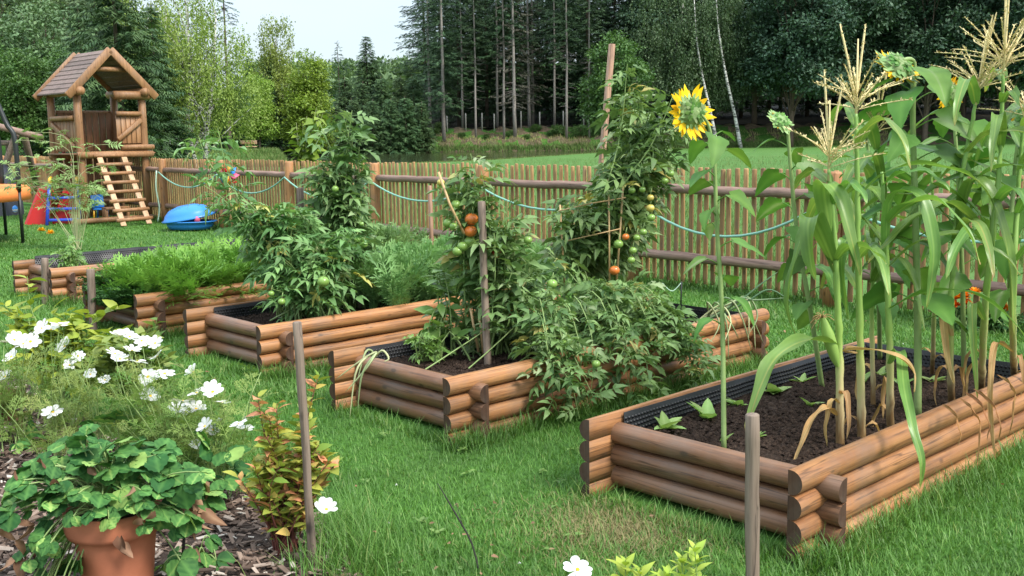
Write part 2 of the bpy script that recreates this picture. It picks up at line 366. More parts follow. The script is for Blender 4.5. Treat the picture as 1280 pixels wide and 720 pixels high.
M['bank'] = lawnmat('dry_bank_ground', ((.075, .055, .035), (.15, .11, .07), (.24, .19, .125)), (.075, .11, .035))
M['forestfloor'] = lawnmat('forest_floor', ((.02, .018, .012), (.035, .028, .018), (.05, .038, .026)), (.02, .028, .012))
M['mulch'] = lawnmat('mulch_ground', ((.04, .028, .022), (.085, .06, .048), (.12, .09, .07)), (.03, .022, .018))
M['chip'] = leafmat('bark_chip', (.07, .045, .035), (.24, .165, .13), .85, 0.0, .2, (.50, .43, .37), 20)
M['grass'] = leafmat('grass_blade', (.066, .158, .026), (.155, .30, .060), .45, .35, .3, (.26, .33, .10), 1.5)
M['drygrass'] = leafmat('dry_grass_blade', (.19, .17, .07), (.36, .31, .15), .7, .25, .2)
M['reed'] = leafmat('bank_grass', (.085, .15, .035), (.30, .28, .12), .7, .25, .2, None, .4)
def watermat():
    m, t = newmat('pond_water'); g = NT(t); tc = g.n('ShaderNodeTexCoord').outputs['Object']
    n = g.noise(g.mapv(tc, (.5, 2.5, 1)), 1.2, 4)
    out(g, pbsdf(g, (.035, .040, .018), .06, .5, g.bump(n, .25, .12)).outputs[0]); return m
M['water'] = watermat()
# ================================================================ terrain
def sstep(a, b, x): t = np.clip((x-a)/(b-a), 0, 1); return t*t*(3-2*t)
def NS(x): return np.interp(x, [-60, -16, -8.7, -2.2, 6.6, 18], [56, 61, 66, 73, 95, 118])
def HZ(x, y):
    x = np.asarray(x, float); y = np.asarray(y, float)
    near_shore = NS(x)                                             # the meadow edge runs away to the right
    lb = 1-sstep(-.222, -.205, x/np.maximum(y, 1))                  # grassy bank with the bench on the left
    pond = sstep(0, 3, y-near_shore)*(1-sstep(116, 120, y))*(1-lb)*(1-sstep(24, 30, x))
    z = -.9*pond+.55*lb*sstep(62, 80, y)
    bankx = sstep(-27, -15, x)
    z = z+bankx*(1.3*sstep(118.5, 122, y)+1.25*sstep(122.3, 126.5, y)+.28*np.sin(x*1.9+y*.7)*np.sin(x*.63-y*1.1)*sstep(118.5, 121, y)*(1-sstep(127, 132, y))+.09*np.clip(y-131, 0, 60))
    # wooded hill on the left
    rr = sstep(70, 300, y)
    side = sstep(.27, .52, -x/np.maximum(y, 1))
    z = z+side*62*sstep(85, 300, y)
    # far ridge seen through the gap
    z = z+20.5*sstep(170, 420, y)*(1-side)
    return z
def grid_sheet(name, xs, ys, mat, dz=0.0, fn=HZ, keep=None):
    X, Y = np.meshgrid(xs, ys); Z = fn(X, Y)+dz; nx = len(xs); V = np.stack([X, Y, Z], -1).reshape(-1, 3)
    i, j = np.meshgrid(np.arange(len(ys)-1), np.arange(nx-1), indexing='ij'); a = (i*nx+j).ravel()
    F = np.stack([a, a+1, a+1+nx, a+nx], -1)
    if keep is not None: F = F[keep(V[F].mean(1))]
    mb = MB(); mb.add(V, [F]); o = mb.build(name, mat); return o
def prog(a, b, d0, k):
    v = [a]; d = d0
    while v[-1] < b: v.append(v[-1]+d); d *= k
    return np.array(v)
pos = prog(0, 3500, .8, 1.055); xs_g = np.unique(np.concatenate([-pos, pos])); 
ys_g = np.unique(np.concatenate([-prog(0, 400, 1.0, 1.15), np.arange(0, 130, 1.0), prog(130, 4000, 1.2, 1.06)]))
tag(grid_sheet('ground', xs_g, ys_g, M['lawn']), kind='structure')

# fence line (world): FP(x) gives y
def FY(x): return 21.96-1.139*(x+7.44)
Fd = nrm(np.array([1.0, -1.139, 0])); Fn = np.array([-Fd[1], Fd[0], 0]); Fn = Fn if Fn[1] > 0 else -Fn
def beyond(c, m=.3): return (c[:, 1]-FY(c[:, 0])) > m
mx = np.arange(-90, 120, 1.0); my = np.arange(-40, 119, 1.0)
ms = np.stack(np.meshgrid(mx, my), -1)
tag(grid_sheet('meadow', mx, my, M['meadow'], .006, keep=lambda c: beyond(c, .6) & (c[:, 1] < NS(c[:, 0])+1.0)), kind='structure')
tag(grid_sheet('far_bank', np.arange(-27, 60, .5), np.arange(119, 128, .4), M['bank'], .012), kind='structure')
tag(grid_sheet('forest_floor', np.arange(-28, 150, 3.0), np.arange(126, 205, 3.0), M['forestfloor'], .03), kind='structure')
wm = MB(); wm.add([(-46, 60, -.06), (29, 60, -.06), (29, 119.4, -.06), (-46, 119.4, -.06)], [np.array([[0, 1, 2, 3]])])
tag(wm.build('pond_water', M['water']), kind='structure')

# mulch bed in the left foreground
MULCH = np.array([G(*p)[:2] for p in [(470, 790), (448, 715), (405, 655), (330, 628), (250, 596), (150, 560), (70, 500), (0, 462), (-160, 430), (-420, 520), (-420, 800), (100, 1100)]])
def inpoly(pts, poly_):
    x, y = pts[:, 0], pts[:, 1]; ins = np.zeros(len(pts), bool); n = len(poly_); j = n-1
    for i in range(n):
        xi, yi = poly_[i]; xj, yj = poly_[j]
        c = ((yi > y) != (yj > y)) & (x < (xj-xi)*(y-yi)/(yj-yi+1e-12)+xi); ins ^= c; j = i
    return ins
mb = MB(); ctr = MULCH.mean(0); k = len(MULCH)
ring = np.concatenate([MULCH, [ctr]]); mb.add(np.column_stack([ring, np.full(k+1, .008)]), [np.array([[i, (i+1) % k, k] for i in range(k)])])
tag(mb.build('mulch_bed', M['mulch']), kind='structure')

# ================================================================ wooden fence
def fp(x, z, off=0.0): return np.array([x, FY(x), z])-Fn*off             # off > 0 is the garden side
def XP(px, off=.1):                                                       # fence abscissa whose garden-side post shows at photo column px
    lo, hi = -15.0, 8.0
    for _ in range(50):
        m_ = (lo+hi)/2; q = fp(m_, .6, off)-cC; v = 640+1310*(q@cR)/(q@cF)
        lo, hi = (m_, hi) if v < px else (lo, m_)
    return lo
POSTX = [-16.0, -14.1, -12.3, -10.6, -8.9]+[XP(p) for p in (205, 278, 363, 470, 605, 790, 1040)]+[4.9, 6.6]
fence = thing('picket_fence', 'long wooden picket fence with two round rails between lawn and meadow', 'fence', fp(-7.4, 0))
rng = np.random.default_rng(5)
def picket(mb, x, h, r):
    c = fp(x, 0); n = 7; th = np.linspace(0, math.pi, n)
    prof = np.stack([np.cos(th)*r, -np.sin(th)*r*.8], -1)                  # round side to the garden
    lean = rng.normal(0, .006)
    V = []
    for z, s in ((.05, 1), (h-.012, 1), (h, .8)):
        V += [c+Fd*(p[0]*s+lean*z)+Fn*p[1]*s+np.array([0, 0, z]) for p in prof]
    F = [np.array([[l*n+i, l*n+i+1, l*n+n+i+1, l*n+n+i] for l in range(2) for i in range(n-1)]), np.array([[2*n+i for i in range(n)]]),
         np.array([[l*n+n-1, l*n, l*n+n, l*n+2*n-1] for l in range(2)])]
    mb.add(np.array(V), F, rng.random())
for i in range(len(POSTX)-1):
    x0, x1 = POSTX[i], POSTX[i+1]
    mb = MB(); n = int(round((x1-x0)*1.516/.1)); 
    for q in range(n):
        picket(mb, x0+(x1-x0)*(q+.5)/n, 1.29+rng.normal(0, .008), .029)
    mb.build('picket_panel', M['picket'], fence)
    for z in (.335, 1.06):
        a, b = fp(x0, z, .09), fp(x1, z, .09); Ln = np.linalg.norm(b-a); mb = MB()
        ts = np.linspace(0, Ln, 14); wob = rng.normal(0, .004, (14, 2))
        tube(mb, np.column_stack([ts, wob]), .05+rng.normal(0, .0015, 14), 14)
        o = mb.build('rail', M['rail'], fence, world=False)
        o.matrix_local = Matrix.Translation(Vector(a-np.array(fence.location))) @ Matrix.Rotation(math.atan2(Fd[1], Fd[0]), 4, 'Z')
for x in POSTX:
    mb = MB(); c = fp(x, 0, .10); tube(mb, [c+[0, 0, z] for z in (-.05, .3, .8, 1.26, 1.28)], [.076, .075, .074, .073, .064], 16)
    mb.build('post', M['post'], fence)
# hose looped from post to post
def swag(a, b, sag, n=14):
    t = np.linspace(0, 1, n)[:, None]; return a+(b-a)*t-np.array([0, 0, 1.0])*sag*4*t*(1-t)
hp = []
for i in range(5, 12):
    a, b = fp(POSTX[i], 1.02, .19), fp(POSTX[i+1], 1.02, .19)
    hp.append(swag(a, b, [.27, .30, .30, .25, .26, .42, .3][i-5])[:-1])
mb = MB(); tube(mb, np.concatenate(hp), .0135, 8)
tag(mb.build('garden_hose', M['hose']), 'turquoise garden hose hung in loops along the fence posts', 'hose')
mb = MB(); c = fp(POSTX[5], 0, .22)-Fd*.02
tube(mb, poly([c+[0, 0, 1.05], c+[-.03, 0, .7], c+[.02, -.02, .3], c+[-.02, -.05, .02]], 12), .016, 8)
tag(mb.build('hose_end', M['hosepale']), 'pale green hose end hanging straight down from the post by the playhouse', 'hose')

# ================================================================ playhouse on stilts
HA = R_(45); U = np.array([math.cos(HA), math.sin(HA), 0]); W = np.array([-math.sin(HA), math.cos(HA), 0]); Zv = np.array([0, 0, 1.0])
H0 = np.array([-8.55, 21.05, 0])
def hp_(u, w, z): return H0+U*u+W*w+Zv*z
house = thing('playhouse', 'wooden stilt playhouse with steep board roof and slanted ladder', 'playhouse', H0)
HW, HD, PZ = 1.34, 1.30, 1.40
for (u, w) in ((0, 0), (HW, 0), (0, HD), (HW, HD)):
    mb = MB(); tube(mb, [hp_(u, w, z) for z in (-.05, 1.0, 2.0, 2.66)], [.082, .08, .078, .076], 14); mb.build('post', M['house'], house)
mb = MB()
for q in range(11): beam(mb, hp_(-.05+q*.152, -.06, PZ), hp_(-.05+q*.152, HD+.06, PZ), .146, .03, bev=.004)
mb.build('platform', M['housedark'], house)
for (u0, u1, w, z, r) in ((-.1, HW+.12, -.1, PZ-.02, .07), (.80, HW+.14, -.12, PZ+.12, .055), (.72, HW+.14, -.08, 2.57, .085), (-.1, HW+.1, HD, PZ-.05, .06), (-.25, HW+.25, -.12, .07, .055)):
    mb = MB(); tube(mb, [hp_(u0, w, z), hp_((u0+u1)/2, w, z+.005), hp_(u1, w, z)], r, 12); mb.build('log_beam', M['house'], house)
for u in (0, HW):
    mb = MB(); tube(mb, [hp_(u, -.22, 2.64), hp_(u, HD+.2, 2.64)], .085, 12); mb.build('log_beam', M['house'], house)
# railing panels
def panel(u0, w0, u1, w1, z0, z1, n, brace, mat, toprail=.05):
    mb = MB(); a = hp_(u0, w0, 0); b = hp_(u1, w1, 0); d = nrm(b-a); ln = np.linalg.norm(b-a)
    for q in range(n):
        c = a+d*ln*(q+.5)/n; beam(mb, c+Zv*z0, c+Zv*z1, ln/n*.90, .028, up=np.cross(d, Zv), bev=.004, rnd=rng.random())
    p = mb.build('railing_panel', mat, house)
    nout = np.cross(d, Zv); mb = MB()
    tube(mb, [a+Zv*z1+nout*.05, b+Zv*z1+nout*.05], toprail, 10); mb.build('top_rail', M['house'], p)
    if brace:
        mb = MB(); s, e = (a, b) if brace > 0 else (b, a)
        beam(mb, s+Zv*(z0+.08)+nout*.06, e+Zv*(z1-.12)+nout*.06, .10, .05, up=nout, bev=.012); mb.build('brace', M['house'], p)
panel(.74, -.04, HW-.08, -.04, PZ+.2, 2.2, 5, 1, M['house'])
panel(0, HD-.1, 0, .1, PZ+.05, 2.12, 7, -1, M['house'])
panel(HW, .1, HW, HD-.1, PZ+.05, 2.12, 7, 0, M['housedark'])
panel(HW*.95, HD, HW*.08, HD, PZ+.05, 2.25, 8, 0, M['housedark'])
# roof
rl, ez, rz_, ov = -.14, 2.58, 3.46, .14
half = HW/2+.22; mid = HW/2
roof = MB()
for sgn in (-1, 1):
    a0 = np.array([mid+sgn*half, ez]); b0 = np.array([mid, rz_]); nb = 9
    for q in range(nb):
        t0, t1 = q/nb, (q+1)/nb+.025
        p0 = a0+(b0-a0)*t0; p1 = a0+(b0-a0)*min(t1, 1)
        lift = .022*(1 if sgn else 1)
        P0, P1 = hp_(p0[0], rl, p0[1]+.035), hp_(p0[0], HD+ov, p0[1]+.035); Q0, Q1 = hp_(p1[0], rl, p1[1]+.012), hp_(p1[0], HD+ov, p1[1]+.012)
        T = np.array([0, 0, -.026]); V = np.array([P0, P1, Q1, Q0, P0+T, P1+T, Q1+T, Q0+T])
        roof.add(V, [np.array([(0, 3, 2, 1), (4, 5, 6, 7), (0, 1, 5, 4), (1, 2, 6, 5), (2, 3, 7, 6), (3, 0, 4, 7)])], rng.random())
ro = roof.build('roof', M['shingle'], house, smooth=False)
for w in (rl-.02, HD+ov+.02):
    for sgn in (-1, 1):
        mb = MB(); a = hp_(mid+sgn*(half+.03), w, ez-.05); b = hp_(mid, w, rz_+.0)
        beam(mb, a, b, .06, .15, up=np.cross(W, nrm(b-a)), bev=.01); mb.build('barge_board', M['house'], ro)
mb = MB(); tube(mb, [hp_(mid-.42, rl+.1, 3.08), hp_(mid+.42, rl+.1, 3.08)], .05, 10); mb.build('collar_beam', M['house'], ro)
# ladder: foot stands out in front
lad_t = [hp_(.30, -.10, PZ+.03), hp_(.80, -.10, PZ+.03)]; lad_b = [G(155, 284)+[0, 0, .02], G(187, 281)+[0, 0, .02]]
lad_d = MB(); beam(lad_d, lad_t[0], lad_b[0], .035, .11, up=U, bev=.006); ladder = lad_d.build('ladder', M['ladder'], house)
mb = MB(); beam(mb, lad_t[1], lad_b[1], .035, .11, up=U, bev=.006); mb.build('stringer', M['ladder'], ladder)
for q in range(8):
    t = (q+.55)/8.0; a = lad_t[0]+(lad_b[0]-lad_t[0])*t; b = lad_t[1]+(lad_b[1]-lad_t[1])*t; d = nrm(b-a); mb = MB()
    tube(mb, [a-d*.12+[0, 0, .03], (a+b)/2+[0, 0, .033], b+d*.10+[0, 0, .03]], .038, 10); mb.build('rung', M['house'], ladder)
# shelf and steps below the platform
mb = MB(); beam(mb, hp_(.15, HD*.7, .42), hp_(HW-.1, HD*.7, .42), .3, .05); beam(mb, hp_(.5, .25, .28), hp_(1.0, .25, .28), .24, .05); beam(mb, hp_(.52, .25, 0), hp_(.52, .25, .27), .2, .05, up=U); beam(mb, hp_(.98, .25, 0), hp_(.98, .25, .27), .2, .05, up=U)
beam(mb, hp_(.2, HD*.7, 0), hp_(.2, HD*.7, .4), .2, .05, up=U); beam(mb, hp_(HW-.15, HD*.7, 0), hp_(HW-.15, HD*.7, .4), .2, .05, up=U)
mb.build('bench', M['house'], house)
mb = MB()
for q in range(9): beam(mb, hp_(.1+q*.155, HD, .05), hp_(.1+q*.155, HD, PZ-.1), .13, .025, up=W)
mb.build('back_boards', M['housedark'], house)

# dark red slide leaving the playhouse on its far left side
sl = thing('garden_slide', 'dark red tall slide leaning down behind the left playhouse post', 'slide', P(60, 265, 23.0)*np.array([1, 1, 0]))
pth = poly([P(84, 185, 23.3), P(76, 205, 23.3), P(66, 232, 23.2), P(55, 258, 23.0), P(46, 267, 22.9)], 16)
mb = MB(); wv = nrm(np.array([.35, -.94, 0]))*.2; rows = []
for p in pth: rows += [p-wv+Zv*.13, p-wv*.92, p+wv*.92, p+wv+Zv*.13]
F = [[r*4+c, r*4+c+1, r*4+5+c, r*4+4+c] for r in range(15) for c in range(3)]
mb.add(rows, [np.array(F)]); so = mb.build('chute', M['darkred'], sl); md = so.modifiers.new('thick', 'SOLIDIFY'); md.thickness = .02
q = P(58, 262, 23.1); mb = MB(); beam(mb, q*np.array([1, 1, 0]), q-[0, 0, .06], .05, .3); mb.build('leg', M['black'], sl)

# toddler slide: red sides, blue ladder frame, yellow tips
tc_ = G(82, 281); A_ = np.array([.97, .25, 0]); B_ = np.array([-.25, .97, 0])
ts = thing('toddler_slide', 'small plastic toddler slide with red sides, blue ladder and yellow tips', 'toy slide', tc_)
def tp(a, b, z): return tc_+A_*a+B_*b+Zv*z
for s in (-1, 1):
    mb = MB(); tube(mb, [tp(s*.34, -.05, 0), tp(s*.30, .05, .45), tp(s*.26, .12, .80)], .035, 8); mb.build('ladder_post', M['blue2'], ts)
    mb = MB(); tube(mb, [tp(s*.26, .12, .80), tp(s*.25, .15, .90), tp(s*.25, .24, .94)], [.04, .045, .03], 8); mb.build('grip', M['yellow'], ts)
mb = MB()
for z in (.10, .32, .54): beam(mb, tp(-.32+z*.1, .02+z*.1, z), tp(.32-z*.1, .02+z*.1, z), .12, .05)
mb.build('step', M['blue2'], ts)
mb = MB()
for s in (-1, 1):
    q = np.array([tp(s*.26-.1, .2, 0), tp(s*.26-.55, .35, 0), tp(s*.24-.25, .3, .72), tp(s*.24, .2, .78)])
    V = np.concatenate([q-A_*.02*s, q+A_*.03*s+B_*.05]); mb.add(V, [np.array([[0, 1, 2, 3], [7, 6, 5, 4], [0, 4, 5, 1], [1, 5, 6, 2], [2, 6, 7, 3], [3, 7, 4, 0]])])
mb.build('side_panel', M['red'], ts, smooth=False)
pt = poly([tp(0, .22, .62), tp(-.1, .5, .45), tp(-.2, .9, .16), tp(-.25, 1.2, .08)], 10); rows = []; mb = MB()
for p in pt: rows += [p-A_*.22+Zv*.1, p-A_*.2, p+A_*.2, p+A_*.22+Zv*.1]
mb.add(rows, [np.array([[r*4+c, r*4+c+1, r*4+5+c, r*4+4+c] for r in range(9) for c in range(3)])])
o = mb.build('chute', M['red'], ts); o.modifiers.new('thick', 'SOLIDIFY').thickness = .02

# small blue chair under the platform
bc = G(127, 277); ch = thing('toy_chair', 'small blue plastic chair half hidden beside the ladder under the playhouse', 'chair', bc)
mb = MB(); beam(mb, bc+[-.12, 0, .26], bc+[.14, .02, .26], .26, .03); mb.build('seat', M['blue'], ch)
mb = MB(); beam(mb, bc+[-.1, .12, .28], bc+[-.13, .16, .55], .26, .03, up=(0, 1, 0)); mb.build('backrest', M['blue'], ch)
for a, b in ((-.1, -.1), (.1, -.1), (-.1, .1), (.1, .1)):
    mb = MB(); tube(mb, [bc+[a*1.2, b, 0], bc+[a, b, .26]], .018, 8); mb.build('leg', M['yellow'] if b < 0 else M['blue'], ch)

# blue shell sandbox with its lid ajar
sc_ = np.array([-5.93, 19.35, 0]); sb = thing('sandbox', 'blue plastic shell sandbox with its domed lid ajar by the fence', 'sandbox', sc_)
mb = MB(); lathe(mb, [(.02, .03), (.38, .03), (.43, .10), (.43, .15), (.49, .16), (.49, .18), (.42, .18), (.39, .08), (.02, .07)], sc_, 28, sx=1.0, sy=.8); mb.build('basin', M['blue'], sb)
rx = R_(-9); Ml = np.array([[math.cos(rx), 0, math.sin(rx)], [0, 1, 0], [-math.sin(rx), 0, math.cos(rx)]])@np.array([[1, 0, 0], [0, math.cos(.08), -math.sin(.08)], [0, math.sin(.08), math.cos(.08)]])
mb = MB(); lathe(mb, [(.49, .0), (.50, .02), (.45, .04), (.42, .11), (.33, .19), (.17, .24), (.01, .25)], sc_+[-.02, 0, .225], 28, sx=1.0, sy=.8, M=Ml)
lid = mb.build('lid', M['blue'], sb); lid.modifiers.new('thick', 'SOLIDIFY').thickness = .015
mb = MB(); ball(mb, sc_+[.22, -.3, .22], .06, 10); tag(mb.build('toy_bucket', M['pink']), 'small pink toy peeping out from under the blue sandbox lid', 'toy')

# ball on the lawn
bp = G(15, 269)+np.array([0, 0, .14]); bl = thing('play_ball', 'blue and white play ball lying on the lawn behind the trampoline', 'ball', bp-np.array([0, 0, .14]))
mb = MB(); ball(mb, bp, .14, 16); mb.build('ball_skin', M['blue'], bl)
mb = MB(); lathe(mb, [(.08, -.118), (.125, -.068), (.142, 0)], bp, 16); mb.build('white_panel', M['white'], bl)

# trampoline reaching in from the left edge
tr = np.array([-9.72, 17.35, 0]); TR = 1.62; trm = thing('trampoline', 'trampoline with orange edge pad and curved black net pole at left edge', 'trampoline', tr)
mb = MB(); lathe(mb, [(TR-.32, .84), (TR-.3, .90), (TR-.02, .92), (TR+.03, .86), (TR+.03, .70), (TR, .70), (TR, .84)], tr, 48); mb.build('safety_pad', M['orange'], trm)
mb = MB(); lathe(mb, [(.01, .80), (TR-.3, .84)], tr, 40); mb.build('jumping_mat', M['black'], trm)
th = np.linspace(0, 2*math.pi, 49); mb = MB(); tube(mb, [tr+[math.cos(t)*(TR-.05), math.sin(t)*(TR-.05), .80] for t in th], .025, 8); mb.build('ring_frame', M['black'], trm)
for t in (-.05, 1.2, 2.5, 3.7, 4.9):
    e = tr+[math.cos(t)*(TR+.03), math.sin(t)*(TR+.03), 0]; inw = -np.array([math.cos(t), math.sin(t), 0])
    mb = MB(); tube(mb, [e, e+[0, 0, .9]], .028, 10); mb.build('leg', M['black'], trm)
    mb = MB(); tube(mb, poly([e+[0, 0, .85], e+[0, 0, 1.7], e+[0, 0, 1.95]+inw*.12, e+[0, 0, 2.45]+inw*.32, e+[0, 0, 2.72]+inw*.62], 14), .04, 10); mb.build('net_pole', M['black'], trm)

# log swing frame at the left edge
def LP(px, py, Y): return P(px, py, Y)
sf = thing('log_swing_frame', 'grey round log play frame behind the trampoline at left edge', 'play frame', (-12.2, 24.5, 0))
mb = MB(); tube(mb, [LP(-60, 143, 24.5), LP(52, 172, 23.5)], .075, 10); mb.build('top_log', M['rail'], sf)
mb = MB(); tube(mb, [LP(-60, 178, 24.5), LP(22, 179, 24.0)], .06, 10); mb.build('cross_log', M['stake'], sf)
for a, b in (((30, 168), (52, 250)), ((20, 168), (-14, 258))):
    mb = MB(); tube(mb, [LP(*a, 23.9), G(b[0], b[1]+8)*np.array([1, 1, 0])], .075, 10); mb.build('leg', M['stake'], sf)
mb = MB(); tube(mb, [LP(-40, 236, 24), LP(54, 236, 23.2)], .06, 10); mb.build('cross_log', M['house'], sf)
tn = MB(); c = np.array([-12.0, 24.2, 0]); lathe(tn, [(.75, 0), (.72, .5), (.55, 1.0), (.3, 1.35), (.05, 1.5)], c, 8); 
tag(tn.build('play_tent', M['greyfab']), 'dark grey fabric play tent under the log frame at left edge', 'tent')

# pinwheel flower stuck by the fence
pw = P(286, 219, 18.6); pin = thing('pinwheel', 'colourful pinwheel with pink, blue and yellow blades in front of the fence', 'pinwheel', pw*np.array([1, 1, 0]))
mb = MB(); tube(mb, [pw*np.array([1, 1, 0]), pw+[0, .03, 0]], .012, 8); mb.build('stick', M['bamboo'], pin)
for q in range(8):
    a = q*math.pi/4; d = np.array([math.cos(a), .1, math.sin(a)]); e = np.array([-math.sin(a), .35, math.cos(a)])
    V = np.array([pw, pw+d*.10+e*.04, pw+d*.19, pw+d*.11-e*.07+[0, -.06, 0]]); mb = MB(); mb.add(V, [np.array([[0, 1, 2], [0, 2, 3]])])
    o = mb.build('blade', M[['pink', 'blue', 'yellow', 'red'][q % 4]], pin); o.modifiers.new('thick', 'SOLIDIFY').thickness = .006
# ================================================================ trees
def quad_leaf(n=2, w=.35, fold=.12, droop=.15, base=.0, pw=.8):
    t = np.linspace(0, 1, n+1); wd = w*np.sin(np.pi*np.clip(t, 0, 1)**pw); wd[0] = base; wd[-1] = 0.0
    V = []
    for a, b in zip(t, wd): V += [(a, b, fold*b*1.5-droop*a*a), (a, 0, -droop*a*a), (a, -b, fold*b*1.5-droop*a*a)]
    F = [(3*i, 3*i+3, 3*i+4, 3*i+1) for i in range(n)]+[(3*i+1, 3*i+4, 3*i+5, 3*i+2) for i in range(n)]
    return np.array(V), [np.array(F)]
DIAM = (np.array([(0, 0, 0), (.45, .3, .06), (1, 0, -.1), (.45, -.3, .06)]), [np.array([[0, 1, 2], [0, 2, 3]])[:, ::-1]])
# a spray of conifer twigs: thin pointed fingers on both sides of a stem
def spray_tpl(seed, n=5):
    r = np.random.default_rng(seed); V = []; F = []
    for s in (-1, 1):
        for i in range(n):
            t = (i+.3)/n; L_ = .55*(1-.55*t)*r.uniform(.8, 1.2); a = s*R_(r.uniform(38, 62)); b = np.array([t, 0, 0])
            tip = b+np.array([math.cos(a)*L_, math.sin(a)*L_, -r.uniform(.04, .28)]); sd = np.array([.075, 0, r.uniform(-.03, .03)])
            k = len(V); V += [b-sd, tip, b+sd]; F.append((k, k+1, k+2))
    k = len(V); V += [(0, .05, 0), (1.15, 0, -.1), (0, -.05, 0)]; F.append((k, k+1, k+2))
    return np.array(V), [np.array(F)]
SPR = [spray_tpl(i) for i in range(4)]
def spruce(name, h, rmax, cb, seed, nleaf, ntrunk, dens=1.0, sparse=0.0, tr=.16, step=.5, stubs=False, pw=.8):
    r = np.random.default_rng(seed); t = thing(name, '', 'tree')
    mb = MB(); zs = np.linspace(0, h*.98, 10); tube(mb, np.column_stack([np.cumsum(r.normal(0, .03, 10)), np.cumsum(r.normal(0, .03, 10)), zs]), tr*(1-zs/h*.93)+.01, 8)
    if stubs:
        for q in range(40):
            z = r.uniform(h*.12, cb+2.5); a = r.uniform(0, 6.28); l = r.uniform(.3, 1.5)
            tube(mb, [(0, 0, z), (math.cos(a)*l, math.sin(a)*l, z-l*.18)], [.022, .008], 4, cap=False)
    mb.build('trunk', ntrunk, t)
    mb = MB(); z = cb; P0 = []; D = []; S = []
    while z < h-.15:
        f = (z-cb)/(h-cb); rad = rmax*min(1.0, (1-f)**pw+.03)*min(1, .55+f*4)
        nb = max(4, int((5+3*r.random())*dens))
        for q in range(nb):
            if r.random() < sparse: continue
            a = r.uniform(0, 6.28); L_ = rad*r.uniform(.6, 1.15); dz = r.uniform(-.35, .05)-.12*(1-f)
            ns = max(2, int(L_/.42*dens))
            for k in range(ns):
                u = (k+r.random())/ns; u = .12+.88*u
                p = np.array([math.cos(a)*L_*u, math.sin(a)*L_*u, z+dz*L_*u*.8+.35*L_*(u-.5)**2-.2*r.random()])
                aa = a+r.normal(0, .5); P0.append(p); D.append((math.cos(aa), math.sin(aa), r.uniform(-.55, .15))); S.append(r.uniform(.5, .95)*(.55+.45*min(1, rad/1.6)))
        z += step*r.uniform(.7, 1.2)*(1-.35*f)
    P0 = np.array(P0); D = np.array(D); S = np.array(S); Fm = frames(D, (0, 0, 1))*S[:, None, None]
    k = r.integers(0, 4, len(P0))
    for i in range(4): mb.inst(SPR[i], Fm[k == i], P0[k == i], r.random((k == i).sum()))
    mb.build('crown', nleaf, t); return t
def blob_tree(name, seed, nleaf, ntrunk, h, blobs, ncl, crad, nl, ls, trunk_r=.15, droop=0.0, trunks=None, tpl=None, limb=True):
    """blobs: list of (x,y,z,rx,ry,rz); leaf clusters fill the shell of the blobs."""
    r = np.random.default_rng(seed); t = thing(name, '', 'tree'); C = []
    vol = np.array([b[3]*b[4]*b[5] for b in blobs])**.67; vol = vol/vol.sum()
    for b, v in zip(blobs, vol):
        n = max(3, int(ncl*v)); d = nrm(r.normal(size=(n, 3))); rr = r.uniform(.25, 1.0, n)**.45
        C.append(np.array(b[:3])+d*rr[:, None]*np.array(b[3:])*r.uniform(.88, 1.1, (n, 1)))
    C = np.concatenate(C); mb = MB()
    trunks = trunks or [[(0, 0, 0), (.1, 0, h*.4), (0, .1, h*.8)]]
    for tk in trunks:
        pts = poly(tk, 12); tube(mb, pts, trunk_r*np.linspace(1, .2, 12), 8)
    if limb:
        for c in C[r.permutation(len(C))[:min(45, len(C))]]:
            tk = np.array(trunks[r.integers(len(trunks))]); tp_ = poly(tk, 12); cand = tp_[(tp_[:, 2] < c[2]-.1*h)]
            if len(cand) < 2: continue
            s = cand[r.integers(len(cand)//2, len(cand))]
            tube(mb, bez(s, (s+c)/2+[0, 0, .12*h*r.random()], c, 6), trunk_r*np.linspace(.3, .06, 6), 5, cap=False)
    mb.build('trunk', ntrunk, t); mb = MB(); n = len(C)
    if droop:
        off = r.normal(size=(n, nl, 3))*np.array([.35, .35, .25])*crad; hang = r.random((n, nl))**.8*droop
        strand = r.integers(0, 5, (n, nl)); so = r.normal(size=(n, 5, 2))*crad*.55
        off[..., :2] = off[..., :2]*.3+np.take_along_axis(so, np.repeat(strand[..., None], 2, -1), 1); off[..., 2] -= hang
        P_ = (C[:, None]+off).reshape(-1, 3); D = nrm(np.column_stack([r.normal(0, .6, n*nl), r.normal(0, .6, n*nl), -r.random(n*nl)-.3]))
    else:
        off = nrm(r.normal(size=(n, nl, 3)))*(r.random((n, nl, 1))**.5)*crad*np.array([1.15, 1.15, .7]); P_ = (C[:, None]+off).reshape(-1, 3)
        D = nrm(off.reshape(-1, 3)+r.normal(size=(n*nl, 3))*.5*crad+np.array([0, 0, -.15*crad]))
    up = nrm(np.column_stack([r.normal(0, .5, n*nl), r.normal(0, .5, n*nl), np.ones(n*nl)]))
    S = ls*r.uniform(.6, 1.3, n*nl); rv = np.clip(np.repeat(r.random(n), nl)*.55+r.random(n*nl)*.45, 0, 1)
    mb.inst(tpl or DIAM, frames(D, up)*S[:, None, None], P_, rv); mb.build('crown', nleaf, t); return t
def at(px, Y): q = P(px, 300, Y); x = q[0]; return np.array([x, Y, float(HZ(x, Y))])
def put(o, px, Y, label, group=None, sc=1.0, rz=None, used=set()):
    loc = at(px, Y) if not hasattr(px, '__len__') else np.array(px, float)
    rz = TR_.uniform(0, 6.28) if rz is None else rz
    if o.name not in used:
        used.add(o.name); o.location = tuple(loc); o.rotation_euler = (0, 0, rz); o.scale = (sc,)*3
        o['label'] = label
        if group: o['group'] = group
        return o
    c = dup(o, loc, rz, sc, label, group)
    if not group and 'group' in c: del c['group']
    return c
TR_ = random.Random(11)
MK = M
